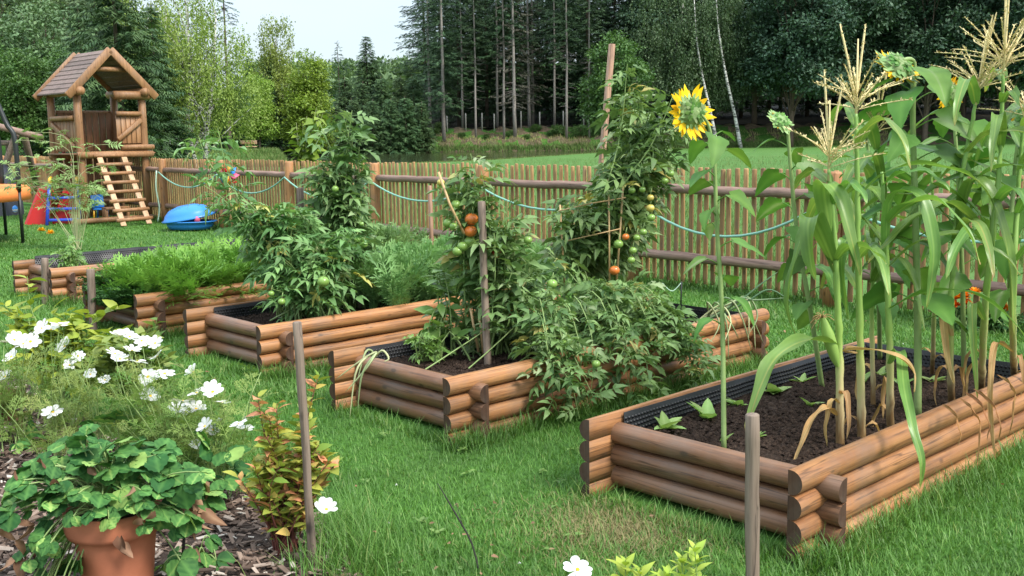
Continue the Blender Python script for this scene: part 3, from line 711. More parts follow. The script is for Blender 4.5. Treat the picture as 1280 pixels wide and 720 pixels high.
S_edge = spruce('spruce_tree', 27, 4.1, 3.4, 1, MK['spruce'], MK['sprucebark'], 1.0, .12, .24, .6, True)
S_edge2 = spruce('spruce_tree', 29, 3.2, 8.5, 2, MK['spruce'], MK['sprucebark'], 1.0, .15, .15, .6, True)
S_dry = spruce('spruce_tree', 26, 2.6, 3.5, 3, MK['sprucedry'], MK['sprucebark'], .8, .35, .22, .6, True)
S_deep = spruce('spruce_tree', 27, 4.6, 1.2, 4, MK['spruce'], MK['bark'], 1.2, 0, .26, .5)
S_full = spruce('spruce_tree', 11, 2.7, .5, 5, MK['spruce2'], MK['bark'], 1.5, 0, .17, .3)
S_young = spruce('young_spruce', 7.5, 2.0, .2, 6, MK['spruce2'], MK['bark'], 1.6, 0, .11, .26, pw=.65)
S_open = spruce('spruce_tree', 17, 2.6, 3.0, 7, MK['spruce'], MK['bark'], .75, .35, .2, .55)
r0 = np.random.default_rng(8)
B_birch = blob_tree('birch_tree', 21, MK['birch'], MK['birchbark'], 10, [(-.2, 0, 7.2, 1.9, 1.7, 2.9), (1.3, .3, 6.0, 2.0, 1.6, 2.6), (-1.5, -.2, 5.2, 1.6, 1.5, 2.2), (.4, -.4, 4.2, 2.5, 1.8, 1.9), (2.4, .2, 4.0, 1.5, 1.3, 1.7), (.2, 0, 9.6, .9, .9, 1.6)], 330, .55, 70, .13, .15, 1.3,
                    [[(0, 0, 0), (-.35, 0, 2.5), (-.1, .1, 6), (-.2, 0, 10)], [(.35, .1, 0), (.55, 0, 2), (1.0, .2, 5), (1.3, .3, 8)], [(-.3, -.1, 0), (-.7, 0, 1.6), (-1.3, 0, 4.5), (-1.5, 0, 6.5)]])
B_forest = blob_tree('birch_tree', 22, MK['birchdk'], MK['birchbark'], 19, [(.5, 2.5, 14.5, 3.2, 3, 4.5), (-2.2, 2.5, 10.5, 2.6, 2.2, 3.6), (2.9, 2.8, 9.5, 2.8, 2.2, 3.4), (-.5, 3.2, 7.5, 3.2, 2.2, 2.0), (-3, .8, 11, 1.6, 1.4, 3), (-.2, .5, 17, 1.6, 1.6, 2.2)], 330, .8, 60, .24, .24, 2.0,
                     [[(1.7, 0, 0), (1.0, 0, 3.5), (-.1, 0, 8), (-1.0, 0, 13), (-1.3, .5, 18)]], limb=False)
B_slim = blob_tree('birch_tree', 23, MK['birch'], MK['birchbark'], 15, [(0, 0, 12, 1.6, 1.6, 3.4), (.5, 0, 8.5, 2.2, 2, 3), (-.8, 0, 7, 2, 2, 2.6), (0, 0, 5, 2.5, 2.2, 2)], 300, .7, 55, .22, .15, 1.6)
D_yel = blob_tree('maple_tree', 24, MK['yellowgr'], MK['bark'], 12, [(0, 0, 9, 2.0, 2.0, 2.6), (.8, 0, 6.5, 2.6, 2.4, 2.2), (-1, 0, 5.5, 2.4, 2.2, 2.2), (.3, 0, 3.4, 2.9, 2.6, 1.8)], 260, .8, 55, .30, .16)
D_mid = blob_tree('maple_tree', 25, MK['decid'], MK['bark'], 13, [(0, 0, 10.5, 2.3, 2.2, 2.4), (1.2, 0, 8, 2.9, 2.6, 2.3), (-1.7, 0, 7, 2.6, 2.4, 2.3), (.2, -.5, 4.8, 3.6, 3, 2.0)], 260, .9, 60, .34, .2)
D_oak = blob_tree('oak_tree', 26, MK['oak'], MK['bark'], 20, [(0, 0, 17, 4.2, 4, 3.6), (3.6, 0, 13, 3.8, 3.4, 3.0), (-3.8, 0, 13, 3.8, 3.4, 3.0), (1.2, -1.5, 10, 4.4, 3.4, 2.6), (-2.5, -1, 8.0, 3.6, 3, 2.2), (3.8, -.5, 7.5, 3.2, 3, 2.0)], 420, 1.15, 70, .42, .34)
D_hill = blob_tree('leafy_tree', 27, MK['palehill'], MK['bark'], 12, [(0, 0, 8, 3.4, 3.4, 3.6), (2.0, 0, 5.5, 2.6, 2.6, 2.4), (-2.2, 0, 5, 2.6, 2.6, 2.4)], 170, 1.1, 75, .34, .2)
D_shrub = blob_tree('bank_shrub', 28, MK['decid'], MK['bark'], 3, [(0, 0, 1.3, 1.4, 1.3, 1.1), (.9, 0, .9, 1.1, 1, .8)], 90, .45, 40, .2, .05)

# --- right-hand forest, first row along the wire fence (each can be told from the next)
GE = 'tall spruces at the front of the dark forest'
put(S_edge, 558, 121, 'tall ragged spruce with bare lower trunk at the left corner of the dark forest', sc=1.0)
put(S_edge2, 597, 122, 'thin bare-trunked spruce beside the corner spruce of the forest', sc=.9)
put(S_dry, 645, 122, 'half-dead greyish spruce with drooping dry branches at the forest edge', sc=1.05)
put(S_edge2, 632, 122.5, 'slim bare trunk spruce just left of the half-dead grey spruce', sc=1.0)
put(S_edge2, 709, 122, 'straight thin pale trunk standing alone on the bank in front of the dark gap', sc=.98)
put(S_edge2, 694, 128, 'bare spruce trunk behind the wire fence left of the lone thin trunk', sc=1.0)
put(S_edge2, 737, 122.3, 'thin spruce trunk on the bank left of the rounded green maple', sc=.92)
put(S_edge2, 624, 130, 'bare spruce trunk behind the wire fence between the bank trunks', sc=1.05)
put(S_edge2, 581, 129, 'short-looking spruce trunk behind the fence next to the corner spruce', sc=.92)
put(S_dry, 663, 130, 'grey dying spruce behind the wire fence right of the half-dead one', sc=.95)
for px, Y, o, s in [(545, 131, S_edge, .95), (575, 136, S_deep, .95), (610, 134, S_deep, 1.0), (640, 137, S_deep, 1.0), (672, 136, S_edge, 1.0), (705, 137, S_deep, 1.05), (735, 134, S_deep, 1.0), (765, 136, S_deep, 1.1), (795, 134, S_deep, 1.0), (825, 136, S_deep, 1.1),
                    (560, 144, S_deep, .85), (590, 145, S_deep, 1.0), (622, 146, S_deep, 1.05), (655, 147, S_deep, 1.05), (690, 146, S_deep, 1.05), (722, 147, S_deep, 1.1), (755, 146, S_deep, 1.1), (790, 145, S_deep, 1.1), (820, 147, S_deep, 1.1), (855, 146, S_deep, 1.1), (890, 145, S_deep, 1.1), (925, 146, S_deep, 1.1),
                    (960, 144, S_deep, 1.1), (1000, 145, S_deep, 1.1), (1040, 146, S_deep, 1.1), (1080, 145, S_deep, 1.1), (1120, 145, S_deep, 1.1), (1160, 146, S_deep, 1.1), (1200, 145, S_deep, 1.1), (1245, 146, S_deep, 1.1), (1290, 144, S_deep, 1.1), (1340, 146, S_deep, 1.1)]:
    put(o, px+TR_.uniform(-5, 5), Y+TR_.uniform(-2, 2), 'dark green spruce deep inside the forest beyond the pond', 'dark spruces in the deep forest', sc=s*TR_.uniform(.93, 1.05))
for k in range(22):
    put(S_deep, 545+k*42+TR_.uniform(-9, 9), 158+TR_.uniform(-4, 6), 'dark green spruce deep inside the forest beyond the pond', 'dark spruces in the deep forest', sc=TR_.uniform(1.0, 1.2))
put(D_mid, 770, 108, 'rounded mid-green maple in front of the dark spruces behind the leaning batten', sc=.98)
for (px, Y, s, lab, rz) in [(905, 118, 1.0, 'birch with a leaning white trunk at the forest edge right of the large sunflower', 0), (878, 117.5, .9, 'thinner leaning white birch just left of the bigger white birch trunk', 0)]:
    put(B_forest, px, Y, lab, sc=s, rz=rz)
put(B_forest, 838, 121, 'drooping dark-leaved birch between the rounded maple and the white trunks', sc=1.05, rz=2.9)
for px, Y, s, lab in [(985, 118, 1.0, 'large blue-green oak right of the white birches'), (1065, 121, 1.08, 'large dark oak behind the tall corn tassels'), (1150, 119, 1.05, 'broad dark oak above the nodding sunflower head'), (1245, 117, 1.02, 'broad blue-green oak behind the right-hand corn tassels'), (1335, 120, 1.05, 'broad dark oak at the right edge of the forest')]:
    put(D_oak, px, Y, lab, sc=s)
for px, Y, o, s in [(940, 128, D_oak, 1.05), (1025, 130, D_oak, 1.1), (1110, 130, D_oak, 1.1), (1195, 129, D_oak, 1.1), (1290, 130, D_oak, 1.1), (850, 130, D_oak, 1.0)]:
    put(o, px, Y, 'shaded oak behind the front row of broad dark trees', 'second row of oaks in the forest', sc=s)
# --- middle, beyond the pond
for px, Y, s in [(425, 111, 1.0), (447, 113, 1.05), (470, 112, 1.12), (492, 112.5, 1.05), (512, 113, 1.1), (530, 114, 1.05), (405, 112, 1.0), (458, 118, 1.3), (483, 119, 1.25), (505, 120, 1.25), (522, 121, 1.2), (438, 119, 1.3)]:
    put(S_young, px, Y+1, 'young dense spruce in the dark hedge across the pond', 'young spruces in a row across the pond', sc=.84*s*TR_.uniform(.95, 1.05))
put(S_open, 431, 140, 'open-topped spruce showing its wide bare tips against the sky', sc=.78)
put(S_full, 466, 140, 'pointed dark spruce rising above the hedge of young spruces', sc=1.12)
put(S_open, 399, 165, 'small spruce tip behind the yellow-green maple', sc=.72)
put(D_yel, 392, 100, 'yellow-green maple by the pond behind the tall tomato plant', sc=.92)
put(B_slim, 356, 104, 'slender pale birch rising left of the yellow-green maple', sc=.93)
put(D_yel, 330, 97, 'low yellow-green maple above the wooden bench', sc=.6)
put(S_full, 300, 101, 'dark spruce behind the wooden bench', sc=.72); put(S_full, 345, 103, 'dark spruce right of the wooden bench in the shade', sc=.75)
put(S_full, 372, 106, 'dark spruce under the yellow-green maple', sc=.7); put(S_full, 322, 108, 'dark spruce in the shade above the bench', sc=.85); put(S_full, 272, 99, 'dark spruce right of the birch trunks', sc=.7)
put(S_open, 294, 88, 'tall thin spruce with drooping branches above the birches', sc=.92)
# --- left, behind the playhouse
put(B_birch, 252, 52, 'pale green birch with several white trunks right of the playhouse', sc=.95, rz=.2)
put(B_birch, 222, 58, 'airy birch crown between the playhouse and the white trunks', sc=.92, rz=2.6)
put(S_full, 162, 44, 'large dark spruce directly behind the playhouse', sc=.92)
put(S_full, 205, 50, 'dark spruce between the playhouse and the birches', sc=.72)
put(S_full, 118, 60, 'spruce left behind the playhouse roof', sc=.85)
put(D_hill, 75, 82, 'pale rounded tree left of the playhouse roof', sc=1.0); put(D_hill, 20, 88, 'pale tall leafy tree at the left edge', sc=1.25)
put(D_mid, 45, 60, 'low bushy green tree behind the log frame', sc=.52); put(D_mid, 95, 64, 'low bushy green tree left of the playhouse posts', sc=.55); put(D_mid, -5, 62, 'low bushy tree cut by the left edge', sc=.6)
put(S_young, 60, 66, 'small dark spruce low behind the playhouse railing', sc=.7)
# --- left hillside
GL = 'trees on the wooded left hill'
for row, (Y, n) in enumerate([(105, 9), (125, 9), (148, 10), (172, 10), (200, 10), (232, 11), (265, 11)]):
    for k in range(n):
        px = -60+k*(290/n)+TR_.uniform(-9, 9); YY = Y+TR_.uniform(-7, 7)
        sp = TR_.random() < (.35 if row < 2 else .72)
        if sp: put([S_deep, S_open][TR_.random() < .2], px, YY, 'dark spruce on the steep wooded hill behind the playhouse', 'spruces on the left hillside', sc=TR_.uniform(.6, .78))
        else: put([D_hill, D_hill, B_slim][TR_.randrange(3)], px, YY, 'pale leafy tree on the steep wooded hill behind the playhouse', 'leafy trees on the left hillside', sc=TR_.uniform(1.0, 1.35))
# --- wooded ridge in the gap: reads as one mass
mb = MB(); rr = np.random.default_rng(33)
for k in range(150):
    Y = rr.uniform(210, 430); px = rr.uniform(330, 610); c = at(px, Y); s = rr.uniform(3.2, 5.2); nl = 170
    d = nrm(rr.normal(size=(nl, 3))); d[:, 2] = np.abs(d[:, 2])*1.25-.1; Pp = c+np.array([0, 0, s*.9])+d*s*rr.uniform(.75, 1.05, (nl, 1))
    mb.inst(DIAM, frames(nrm(d+rr.normal(size=(nl, 3))*.6), (0, 0, 1))*rr.uniform(1.1, 2.0, nl)[:, None, None], Pp, np.clip(rr.random()*.6+rr.random(nl)*.4, 0, 1))
tag(mb.build('distant_wood', M['palehill']), 'far wooded ridge in the gap between the trees', 'wood', kind='stuff')
mb = MB()
for k in range(60):
    Y = rr.uniform(330, 440); px = rr.uniform(420, 560); c = at(px, Y)
    for i in range(26):
        u = i/26; n = 7; a = rr.random(n)*6.28; P_ = c+np.column_stack([np.cos(a)*.2, np.sin(a)*.2, np.full(n, 11*u)])
        mb.inst(SPR[i % 4], frames(np.column_stack([np.cos(a), np.sin(a), -.4*np.ones(n)]), (0, 0, 1))*(2.6*(1-u)+.3), P_, rr.random(n))
tag(mb.build('distant_spruce_wood', M['spruce']), 'far dark spruces on the ridge in the gap', 'wood', kind='stuff')

# --- bank vegetation, reeds at both shores
mb = MB(); rr = np.random.default_rng(44)
def tufts(mb, X, Y, h0, h1, w, rnd=None, lean=.35):
    n = len(X); a = rr.random(n)*6.28; l = rr.normal(0, lean, n); D = np.column_stack([np.cos(a)*l, np.sin(a)*l, np.ones(n)])
    H = rr.uniform(h0, h1, n); Fm = frames(D, np.column_stack([np.cos(a+1.5), np.sin(a+1.5), np.zeros(n)])); Fm = Fm*np.stack([H, np.full(n, w), H], -1)[:, None, :]
    tpl = (np.array([(0, .5, 0), (.55, .4, .06), (1, 0, .25), (.55, -.4, .06), (0, -.5, 0)]), [np.array([[0, 1, 3, 4]]), np.array([[1, 2, 3]])])
    mb.inst(tpl, Fm, np.column_stack([X, Y, HZ(X, Y)]), rr.random(n) if rnd is None else rnd)
n = 9000; X = rr.uniform(-27, 45, n); Y = 119.4+rr.random(n)**1.8*5; tufts(mb, X, Y, .12, .45, .06, np.clip(rr.random(n)*.5+.6*(Y-119.5)/2.0, 0, 1))
n = 5000; X = rr.uniform(-30, 40, n); tufts(mb, X, 118.9+rr.random(n)*.9, .3, .75, .08, rr.random(n)*.25)
n = 6000; Y = rr.uniform(62, 119, n); X = -.213*Y-rr.random(n)**2*6; tufts(mb, X, Y, .15, .5, .06, rr.random(n)*.35)
n = 9000; X = rr.uniform(-44, 45, n); Y = NS(X)+.3-rr.random(n)*2.2; ok = (Y < 117) & (X > -.215*Y); tufts(mb, X[ok], Y[ok], .05, .14, .03, rr.random(ok.sum())*.5)
tag(mb.build('bank_grass', M['reed']), 'tall grass and reeds along both shores of the pond', 'grass', kind='stuff')
for px, Y, s in [(543, 123, .7), (552, 125, .6), (700, 123, .8), (725, 122.5, .8), (750, 123, .9), (672, 125, .5), (795, 119, .9), (820, 118, .8), (580, 123.5, .4), (610, 123.2, .35), (640, 124, .45), (660, 122.8, .4), (770, 123.5, .6), (690, 124, .45)]:
    put(D_shrub, px, Y, 'low green shrub on the far bank of the pond', 'low shrubs on the far bank', sc=s*.8)
# --- wire deer fence in front of the forest
wf = thing('wire_fence', 'tall wire mesh fence with pale posts along the forest edge beyond the pond', 'fence', at(640, 125))
pts_ = [at(px, 125.5) for px in (452, 500, 537, 562, 585, 605, 620, 653, 676, 705, 730, 758, 800)]
for q in pts_:
    mb = MB(); tube(mb, [q-[0, 0, .1], q+[0, 0, 1.95], q+[0, 0, 2.0]], [.085, .08, .06], 8); mb.build('post', M['greypost'], wf)
mb = MB()
for a, b in zip(pts_[:-1], pts_[1:]):
    for z in np.arange(.15, 1.9, .22): tube(mb, [a+[0, 0, z], b+[0, 0, z]], .008, 4, cap=False)
    ln = np.linalg.norm(b-a)
    for u in np.arange(0, 1, .35/ln): p = a+(b-a)*u; tube(mb, [p+[0, 0, .1], p+[0, 0, 1.85]], .006, 4, cap=False)
mb.build('wire_mesh', M['cord'], wf)
# --- bench by the pond
bq = at(316, 96); be = thing('garden_bench', 'small wooden bench on the grass bank across the water', 'bench', bq)
for nm, y0, z, w, h in (('seat', 0, .45, .45, .07), ('backrest', .25, .85, .06, .35)):
    mb = MB(); beam(mb, bq+[-.75, y0, z], bq+[.75, y0, z], w, h); mb.build(nm, M['ladder'], be)
for s in (-.6, .6):
    mb = MB(); beam(mb, bq+[s, 0, -.1], bq+[s, 0, .42], .4, .08, up=(1, 0, 0)); mb.build('leg', M['bark'], be)
# ================================================================ raised log beds
LA = R_(43.7); Ld = np.array([math.cos(LA), math.sin(LA), 0]); Sd = np.array([-math.sin(LA), math.cos(LA), 0])
SOILZ = .265
def log_mesh(L_, r, seed, thick=.012):
    g = np.random.default_rng(seed); n = 11; k = max(6, int(L_/.12)); xs = np.linspace(0, L_, k)
    rr = r*(1+.035*np.sin(xs*g.uniform(1.5, 3)+g.uniform(0, 6)))[:, None]*np.ones(n)
    th = np.linspace(math.pi, 2*math.pi, n)                                # round towards -Y
    Y = np.cos(th)[None]*0+np.sin(th)[None]*rr; Z = -np.cos(th)[None]*rr*.995
    for q in range(g.integers(3, 7)):                                      # knots swell a little
        kx, kt = g.uniform(0, L_), g.uniform(math.pi*1.1, math.pi*1.9); dd = np.exp(-((xs[:, None]-kx)/.035)**2-((th[None]-kt)/.28)**2)
        Y += np.sin(th)*dd*.007; Z += -np.cos(th)*dd*.007
    V = np.zeros((k, n+2, 3)); V[:, :, 0] = xs[:, None]; V[:, 1:n+1, 1] = Y; V[:, 1:n+1, 2] = Z
    V[:, 0, 1] = thick; V[:, 0, 2] = r; V[:, n+1, 1] = thick; V[:, n+1, 2] = -r
    V[:, 0, 2] = V[:, 1, 2]; V[:, n+1, 2] = V[:, n, 2]
    V[0, 1:n+1, 0] += .0; m = n+2; i = np.arange(k-1)[:, None]*m; j = np.arange(m)[None]; j2 = (j+1) % m
    return V.reshape(-1, 3), np.stack([i+j, i+j2, i+m+j2, i+m+j], -1).reshape(-1, 4), np.arange(m)[None, ::-1], (np.arange(m)+(k-1)*m)[None]
beds = []
def raised_bed(P0, L_, label, seed, W_=1.05, liner_up=0.0, r=.0505):
    P0 = np.array([P0[0], P0[1], 0.0]); t = thing('raised_bed', label, 'raised bed', P0, 'log raised beds on the lawn', LA)
    g = np.random.default_rng(seed)
    def lg(L2, x, y, z, rz, mat, endmat, nm='log'):
        V, F, e0, e1 = log_mesh(L2, r, int(g.integers(1e6))); mb = MB(); n0 = len(V)
        mb.add(V, [F], g.random()); mb.add(V[:len(e0[0])], [e0], .5, 1); mb.add(V[-len(e1[0]):], [np.arange(len(e1[0]))[None]], .5, 1)
        o = mb.build(nm, [mat, endmat], t, world=False); o.location = (x, y, z); o.rotation_euler = (g.normal(0, .02), 0, rz)
    for k, z in enumerate((.32, .219, .118, .017)):
        lg(L_+g.uniform(-.01, .01), 0, 0, z, 0, M['log'], M['logend2'])
        lg(L_, L_, W_, z, math.pi, M['log'], M['logend2'])
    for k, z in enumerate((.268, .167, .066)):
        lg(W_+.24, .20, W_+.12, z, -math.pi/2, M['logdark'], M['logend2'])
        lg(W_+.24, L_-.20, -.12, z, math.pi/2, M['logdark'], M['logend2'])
    # soil, a rough surface
    nx, ny = int(L_/.035), int(W_/.035); xs = np.linspace(.21, L_-.21, nx); ys = np.linspace(.02, W_-.02, ny); X, Y = np.meshgrid(xs, ys)
    Z = SOILZ-.01+g.normal(0, .006, X.shape)+.012*np.sin(X*3+1)*np.sin(Y*5)
    V = np.stack([X, Y, Z], -1).reshape(-1, 3); i, j = np.meshgrid(np.arange(ny-1), np.arange(nx-1), indexing='ij'); a = (i*nx+j).ravel()
    mb = MB(); mb.add(V, [np.stack([a, a+1, a+1+nx, a+nx], -1)])
    # crumbs and bits of bark on the soil
    n = int(L_*2600); c = np.column_stack([g.uniform(.23, L_-.23, n), g.uniform(.05, W_-.05, n), np.full(n, SOILZ)]); s = g.uniform(.003, .017, n)
    tpl = (np.array([(-1, -.6, 0), (1, -.5, .1), (.8, .6, 0), (-.9, .5, .1), (0, 0, .7)]), [np.array([[0, 1, 4], [1, 2, 4], [2, 3, 4], [3, 0, 4]])])
    mb.inst(tpl, frames(g.normal(size=(n, 3))*np.array([1, 1, .2]), (0, 0, 1))*s[:, None, None], c, g.random(n))
    mb.build('soil', M['soil'], t, world=False, smooth=False)
    # black dimpled liner on the inside, just above the soil
    mb = MB(); top = .362+liner_up; zb = .2
    dm = []; th = np.arange(6)*math.pi/3
    def sheet(p, q, nin):
        p = np.array(p); q = np.array(q); ln = np.linalg.norm(q-p); d = (q-p)/ln; nin = np.array(nin); k = int(ln/.06); wob = lambda u: (.003*math.sin(u*9+seed)+.002*math.sin(u*23))*(1+liner_up*20)
        V = []
        for u in np.linspace(0, ln, k+1): V += [p+d*u+nin*wob(u)+[0, 0, zb], p+d*u+nin*wob(u)+[0, 0, top+wob(u)*.6], p+d*u+nin*(wob(u)-.003)+[0, 0, top+wob(u)*.6], p+d*u+nin*(wob(u)-.003)+[0, 0, zb]]
        mb.add(V, [np.array([[4*a+c, 4*a+4+c, 4*a+5+c, 4*a+1+c] for a in range(k) for c in range(3)])])
        for u in np.arange(.012, ln, .024):
            for row, z in enumerate(np.arange(SOILZ-.02, top-.008, .022)):
                uu = u+(.012 if row % 2 else 0); c = p+d*uu+nin*wob(uu)+[0, 0, z]
                dm.append((c, d, nin))
    sheet((.225, W_-.025, 0), (L_-.225, W_-.025, 0), (0, -1, 0)); sheet((L_-.225, .025, 0), (L_-.225, W_-.025, 0), (-1, 0, 0))
    top = SOILZ+.018; sheet((.225, .025, 0), (L_-.225, .025, 0), (0, 1, 0)); sheet((.225, .025, 0), (.225, W_-.025, 0), (1, 0, 0))
    base = np.array([[(math.cos(a)*.0092, math.sin(a)*.0092, 0) for a in th], [(math.cos(a)*.006, math.sin(a)*.006, .006) for a in th]]).reshape(-1, 3)
    tf = [np.array([[a, (a+1) % 6, 6+(a+1) % 6, 6+a] for a in range(6)]), np.array([[6, 7, 8, 9, 10, 11]])]
    if dm:
        cc = np.array([x[0] for x in dm]); dd = np.array([x[1] for x in dm]); nn = np.array([x[2] for x in dm])
        mb.inst((base, tf), np.stack([dd, np.cross(nn, dd), nn], -1), cc, np.full(len(cc), .5))
    mb.build('liner', M['liner'], t, world=False)
    beds.append((P0, L_, W_)); return t
BA = (1.06, 3.87); BB = (-.37, 5.49); BC = (-1.77, 7.14); BD = (-3.17, 8.69); BE = (-4.72, 10.62)
raised_bed(BA, 2.75, 'nearest log raised bed, planted with corn and sunflowers', 1)
raised_bed(BB, 3.08, 'log raised bed with the staked tomato and a sprawling bush spilling over its side', 2)
raised_bed(BC, 3.0, 'log raised bed with tall bushy tomatoes and an empty dark corner', 3)
raised_bed(BD, 2.9, 'log raised bed filled with feathery carrot tops', 4)
raised_bed(BE, 3.0, 'farthest log raised bed with black liner standing above bare soil', 5, liner_up=.045)
def onbed(b, u, v, z=SOILZ): return np.array([b[0], b[1], 0])+Ld*u+Sd*v+np.array([0, 0, z])
def inbed(x, y, m=.0):
    r = np.zeros(len(x), bool)
    for P0, L_, W_ in beds:
        dx = x-P0[0]; dy = y-P0[1]; u = dx*Ld[0]+dy*Ld[1]; v = dx*Sd[0]+dy*Sd[1]
        r |= (u > .07-m) & (u < L_-.07+m) & (v > -.05-m) & (v < W_+.05+m)
    return r
# ================================================================ stakes
def stake(base, top, r, label, mat='stake', name='wooden_stake', cat='stake', square=False, n=12):
    base = np.array(base, float); top = np.array(top, float); d = nrm(top-base); o = thing(name, label, cat, base)
    mb = MB()
    if square: beam(mb, base-d*.1, top, r*2, r*1.3, up=(1, .3, 0), bev=.004)
    else:
        g = np.random.default_rng(int(abs(base[0])*1000)); ts = np.linspace(-.1, np.linalg.norm(top-base), 9); pts = base+d*ts[:, None]+g.normal(0, .0015, (9, 3))
        pts = np.concatenate([pts, pts[-1:]+d*.004]); tube(mb, pts, np.concatenate([r*(1+g.normal(0, .03, 9)), [r*.8]]), n)
    mb.build('shaft', M[mat], o); return o
q = np.array([.862, 3.62, 0]); stake(q, P(940, 520, 3.62), .0265, 'grey round stake in the right foreground before the nearest bed')
q = G(391, 712); stake(q, P(372, 403, q[1]+.02), .017, 'thin brown stake behind the yellow and orange shrub')
q = G(117, 418); stake(q, P(113, 337, q[1]), .033, 'grey stake with a knot left of the carrot bed')
q = G(57, 380); stake(q, P(56, 323, q[1]), .036, 'grey stake in front of the farthest bed')
q = G(609, 447, SOILZ)+np.array([0, -.2, 0]); q[0] *= q[1]/(q[1]+.2); stake(q, P(602, 252, q[1]), .023, 'grey round stake holding the tomato with orange fruit')
q = G(738, 368, SOILZ); stake(q, P(765, 55, q[1]-.05), .031, 'tall leaning reddish batten rising above the fence', 'redstake', square=True)
q = G(381, 384, SOILZ); stake(q, P(375, 235, q[1]), .03, 'dark stake poking out of the bushy tomato')
q = G(450, 386, SOILZ); stake(q, P(446, 220, q[1]), .02, 'thin stake at the foot of the tall tomato by the second post')
q = G(538, 345, SOILZ)+[0, .3, 0]; stake(q, P(537, 232, q[1]), .026, 'light square stake standing in feathery greens before the fence', 'redstake', square=True)
GB = 'bamboo canes beside the leaning batten'
for (a, b, l) in (((706, 335), (700, 256), 'left upright bamboo cane by the leaning batten'), ((762, 335), (761, 243), 'middle upright bamboo cane by the leaning batten'), ((770, 335), (779, 232), 'right bamboo cane leaning outward by the batten')):
    Y = 7.02; mb = MB(); tube(mb, [P(a[0], a[1]+30, Y), P(*b, Y)], .0065, 8); tag(mb.build('bamboo_cane', M['bamboo']), l, 'cane', GB)
mb = MB(); tube(mb, [P(698, 264, 7.0), P(740, 254, 6.98), P(782, 247, 7.0)], .0045, 8); tag(mb.build('bamboo_cane', M['bamboo']), 'upper thin cross cane tied across the upright canes', 'cane', GB)
mb = MB(); tube(mb, [P(700, 303, 7.0), P(775, 286, 7.0)], .004, 8); tag(mb.build('bamboo_cane', M['bamboo']), 'lower thin cross cane tied across the upright canes', 'cane', GB)
mb = MB(); tube(mb, [P(548, 215, 6.35), P(562, 255, 6.33), P(580, 292, 6.35)], .008, 8); tag(mb.build('bamboo_cane', M['bamboo']), 'yellow cane slanting through the tomato with orange fruit', 'cane')
for (a, b, l) in (((598, 440), (588, 385), 'left dry cane low in the staked tomato'), ((604, 442), (599, 388), 'right dry cane low in the staked tomato')):
    mb = MB(); tube(mb, [P(*a, 6.5), P(*b, 6.5)], .008, 8); tag(mb.build('bamboo_cane', M['bamboo']), l, 'cane')
# ================================================================ plant kit
def leaflet(n=3, w=.3, fold=.2, droop=.25, lob=0.0):
    t = np.linspace(0, 1, n+1); wd = w*np.sin(np.pi*t**.75)*(1+lob*np.cos(t*14)); wd[0] = .02; wd[-1] = 0
    V = [];
    for a, b in zip(t, wd): z = -droop*a*a; V += [(a, b, z+fold*b), (a, 0, z), (a, -b, z+fold*b)]
    F = [(3*i, 3*i+3, 3*i+4, 3*i+1) for i in range(n)]+[(3*i+1, 3*i+4, 3*i+5, 3*i+2) for i in range(n)]
    return np.array(V, float), np.array(F)
def rotz(V, a): c, s = math.cos(a), math.sin(a); return V@np.array([[c, s, 0], [-s, c, 0], [0, 0, 1]])
def roty(V, a): c, s = math.cos(a), math.sin(a); return V@np.array([[c, 0, -s], [0, 1, 0], [s, 0, c]])
def rotx(V, a): c, s = math.cos(a), math.sin(a); return V@np.array([[1, 0, 0], [0, c, s], [0, -s, c]])
def compound(seed, pairs=3, w=.3, ls=.36, curl=.3, cu=(.15, .5)):
    g = np.random.default_rng(seed); V = []; F = []; n = 0
    def put_(v, f):
        nonlocal n; V.append(v); F.append(f+n); n += len(v)
    cur = g.uniform(*cu)
    ax = lambda t: np.array([t, 0, -cur*t*t])
    pts = np.array([ax(t) for t in np.linspace(0, .75, 5)])
    put_(np.concatenate([pts+[0, .012, 0], pts-[0, .012, 0]]), np.array([[i, i+1, i+6, i+5] for i in range(4)]))
    for i in range(pairs):
        t = .28+.44*i/(pairs-1 if pairs > 1 else 1)
        for s in (-1, 1):
            v, f = leaflet(3, w*g.uniform(.85, 1.15), g.uniform(.1, .6), g.uniform(.1, .7)*curl*2, .12); v = v*ls*g.uniform(.75, 1.15)*(.75+.35*math.sin(math.pi*t))
            v = rotz(rotx(v, s*g.uniform(-.5, .4)), s*R_(g.uniform(48, 75))); put_(v+ax(t), f)
    v, f = leaflet(3, w, g.uniform(.1, .5), g.uniform(.2, .7)*curl*2, .12); v = roty(v*ls*1.15, g.uniform(0, .5)); put_(v+ax(.72), f)
    return np.concatenate(V), [np.concatenate(F)]
TOM = [compound(i, 3, .25, .42, .55, (.35, 1.0)) for i in range(10)]
TOMC = [compound(30+i, 3, .17, .40, .8, (.5, 1.1)) for i in range(8)]                     # curled, narrower
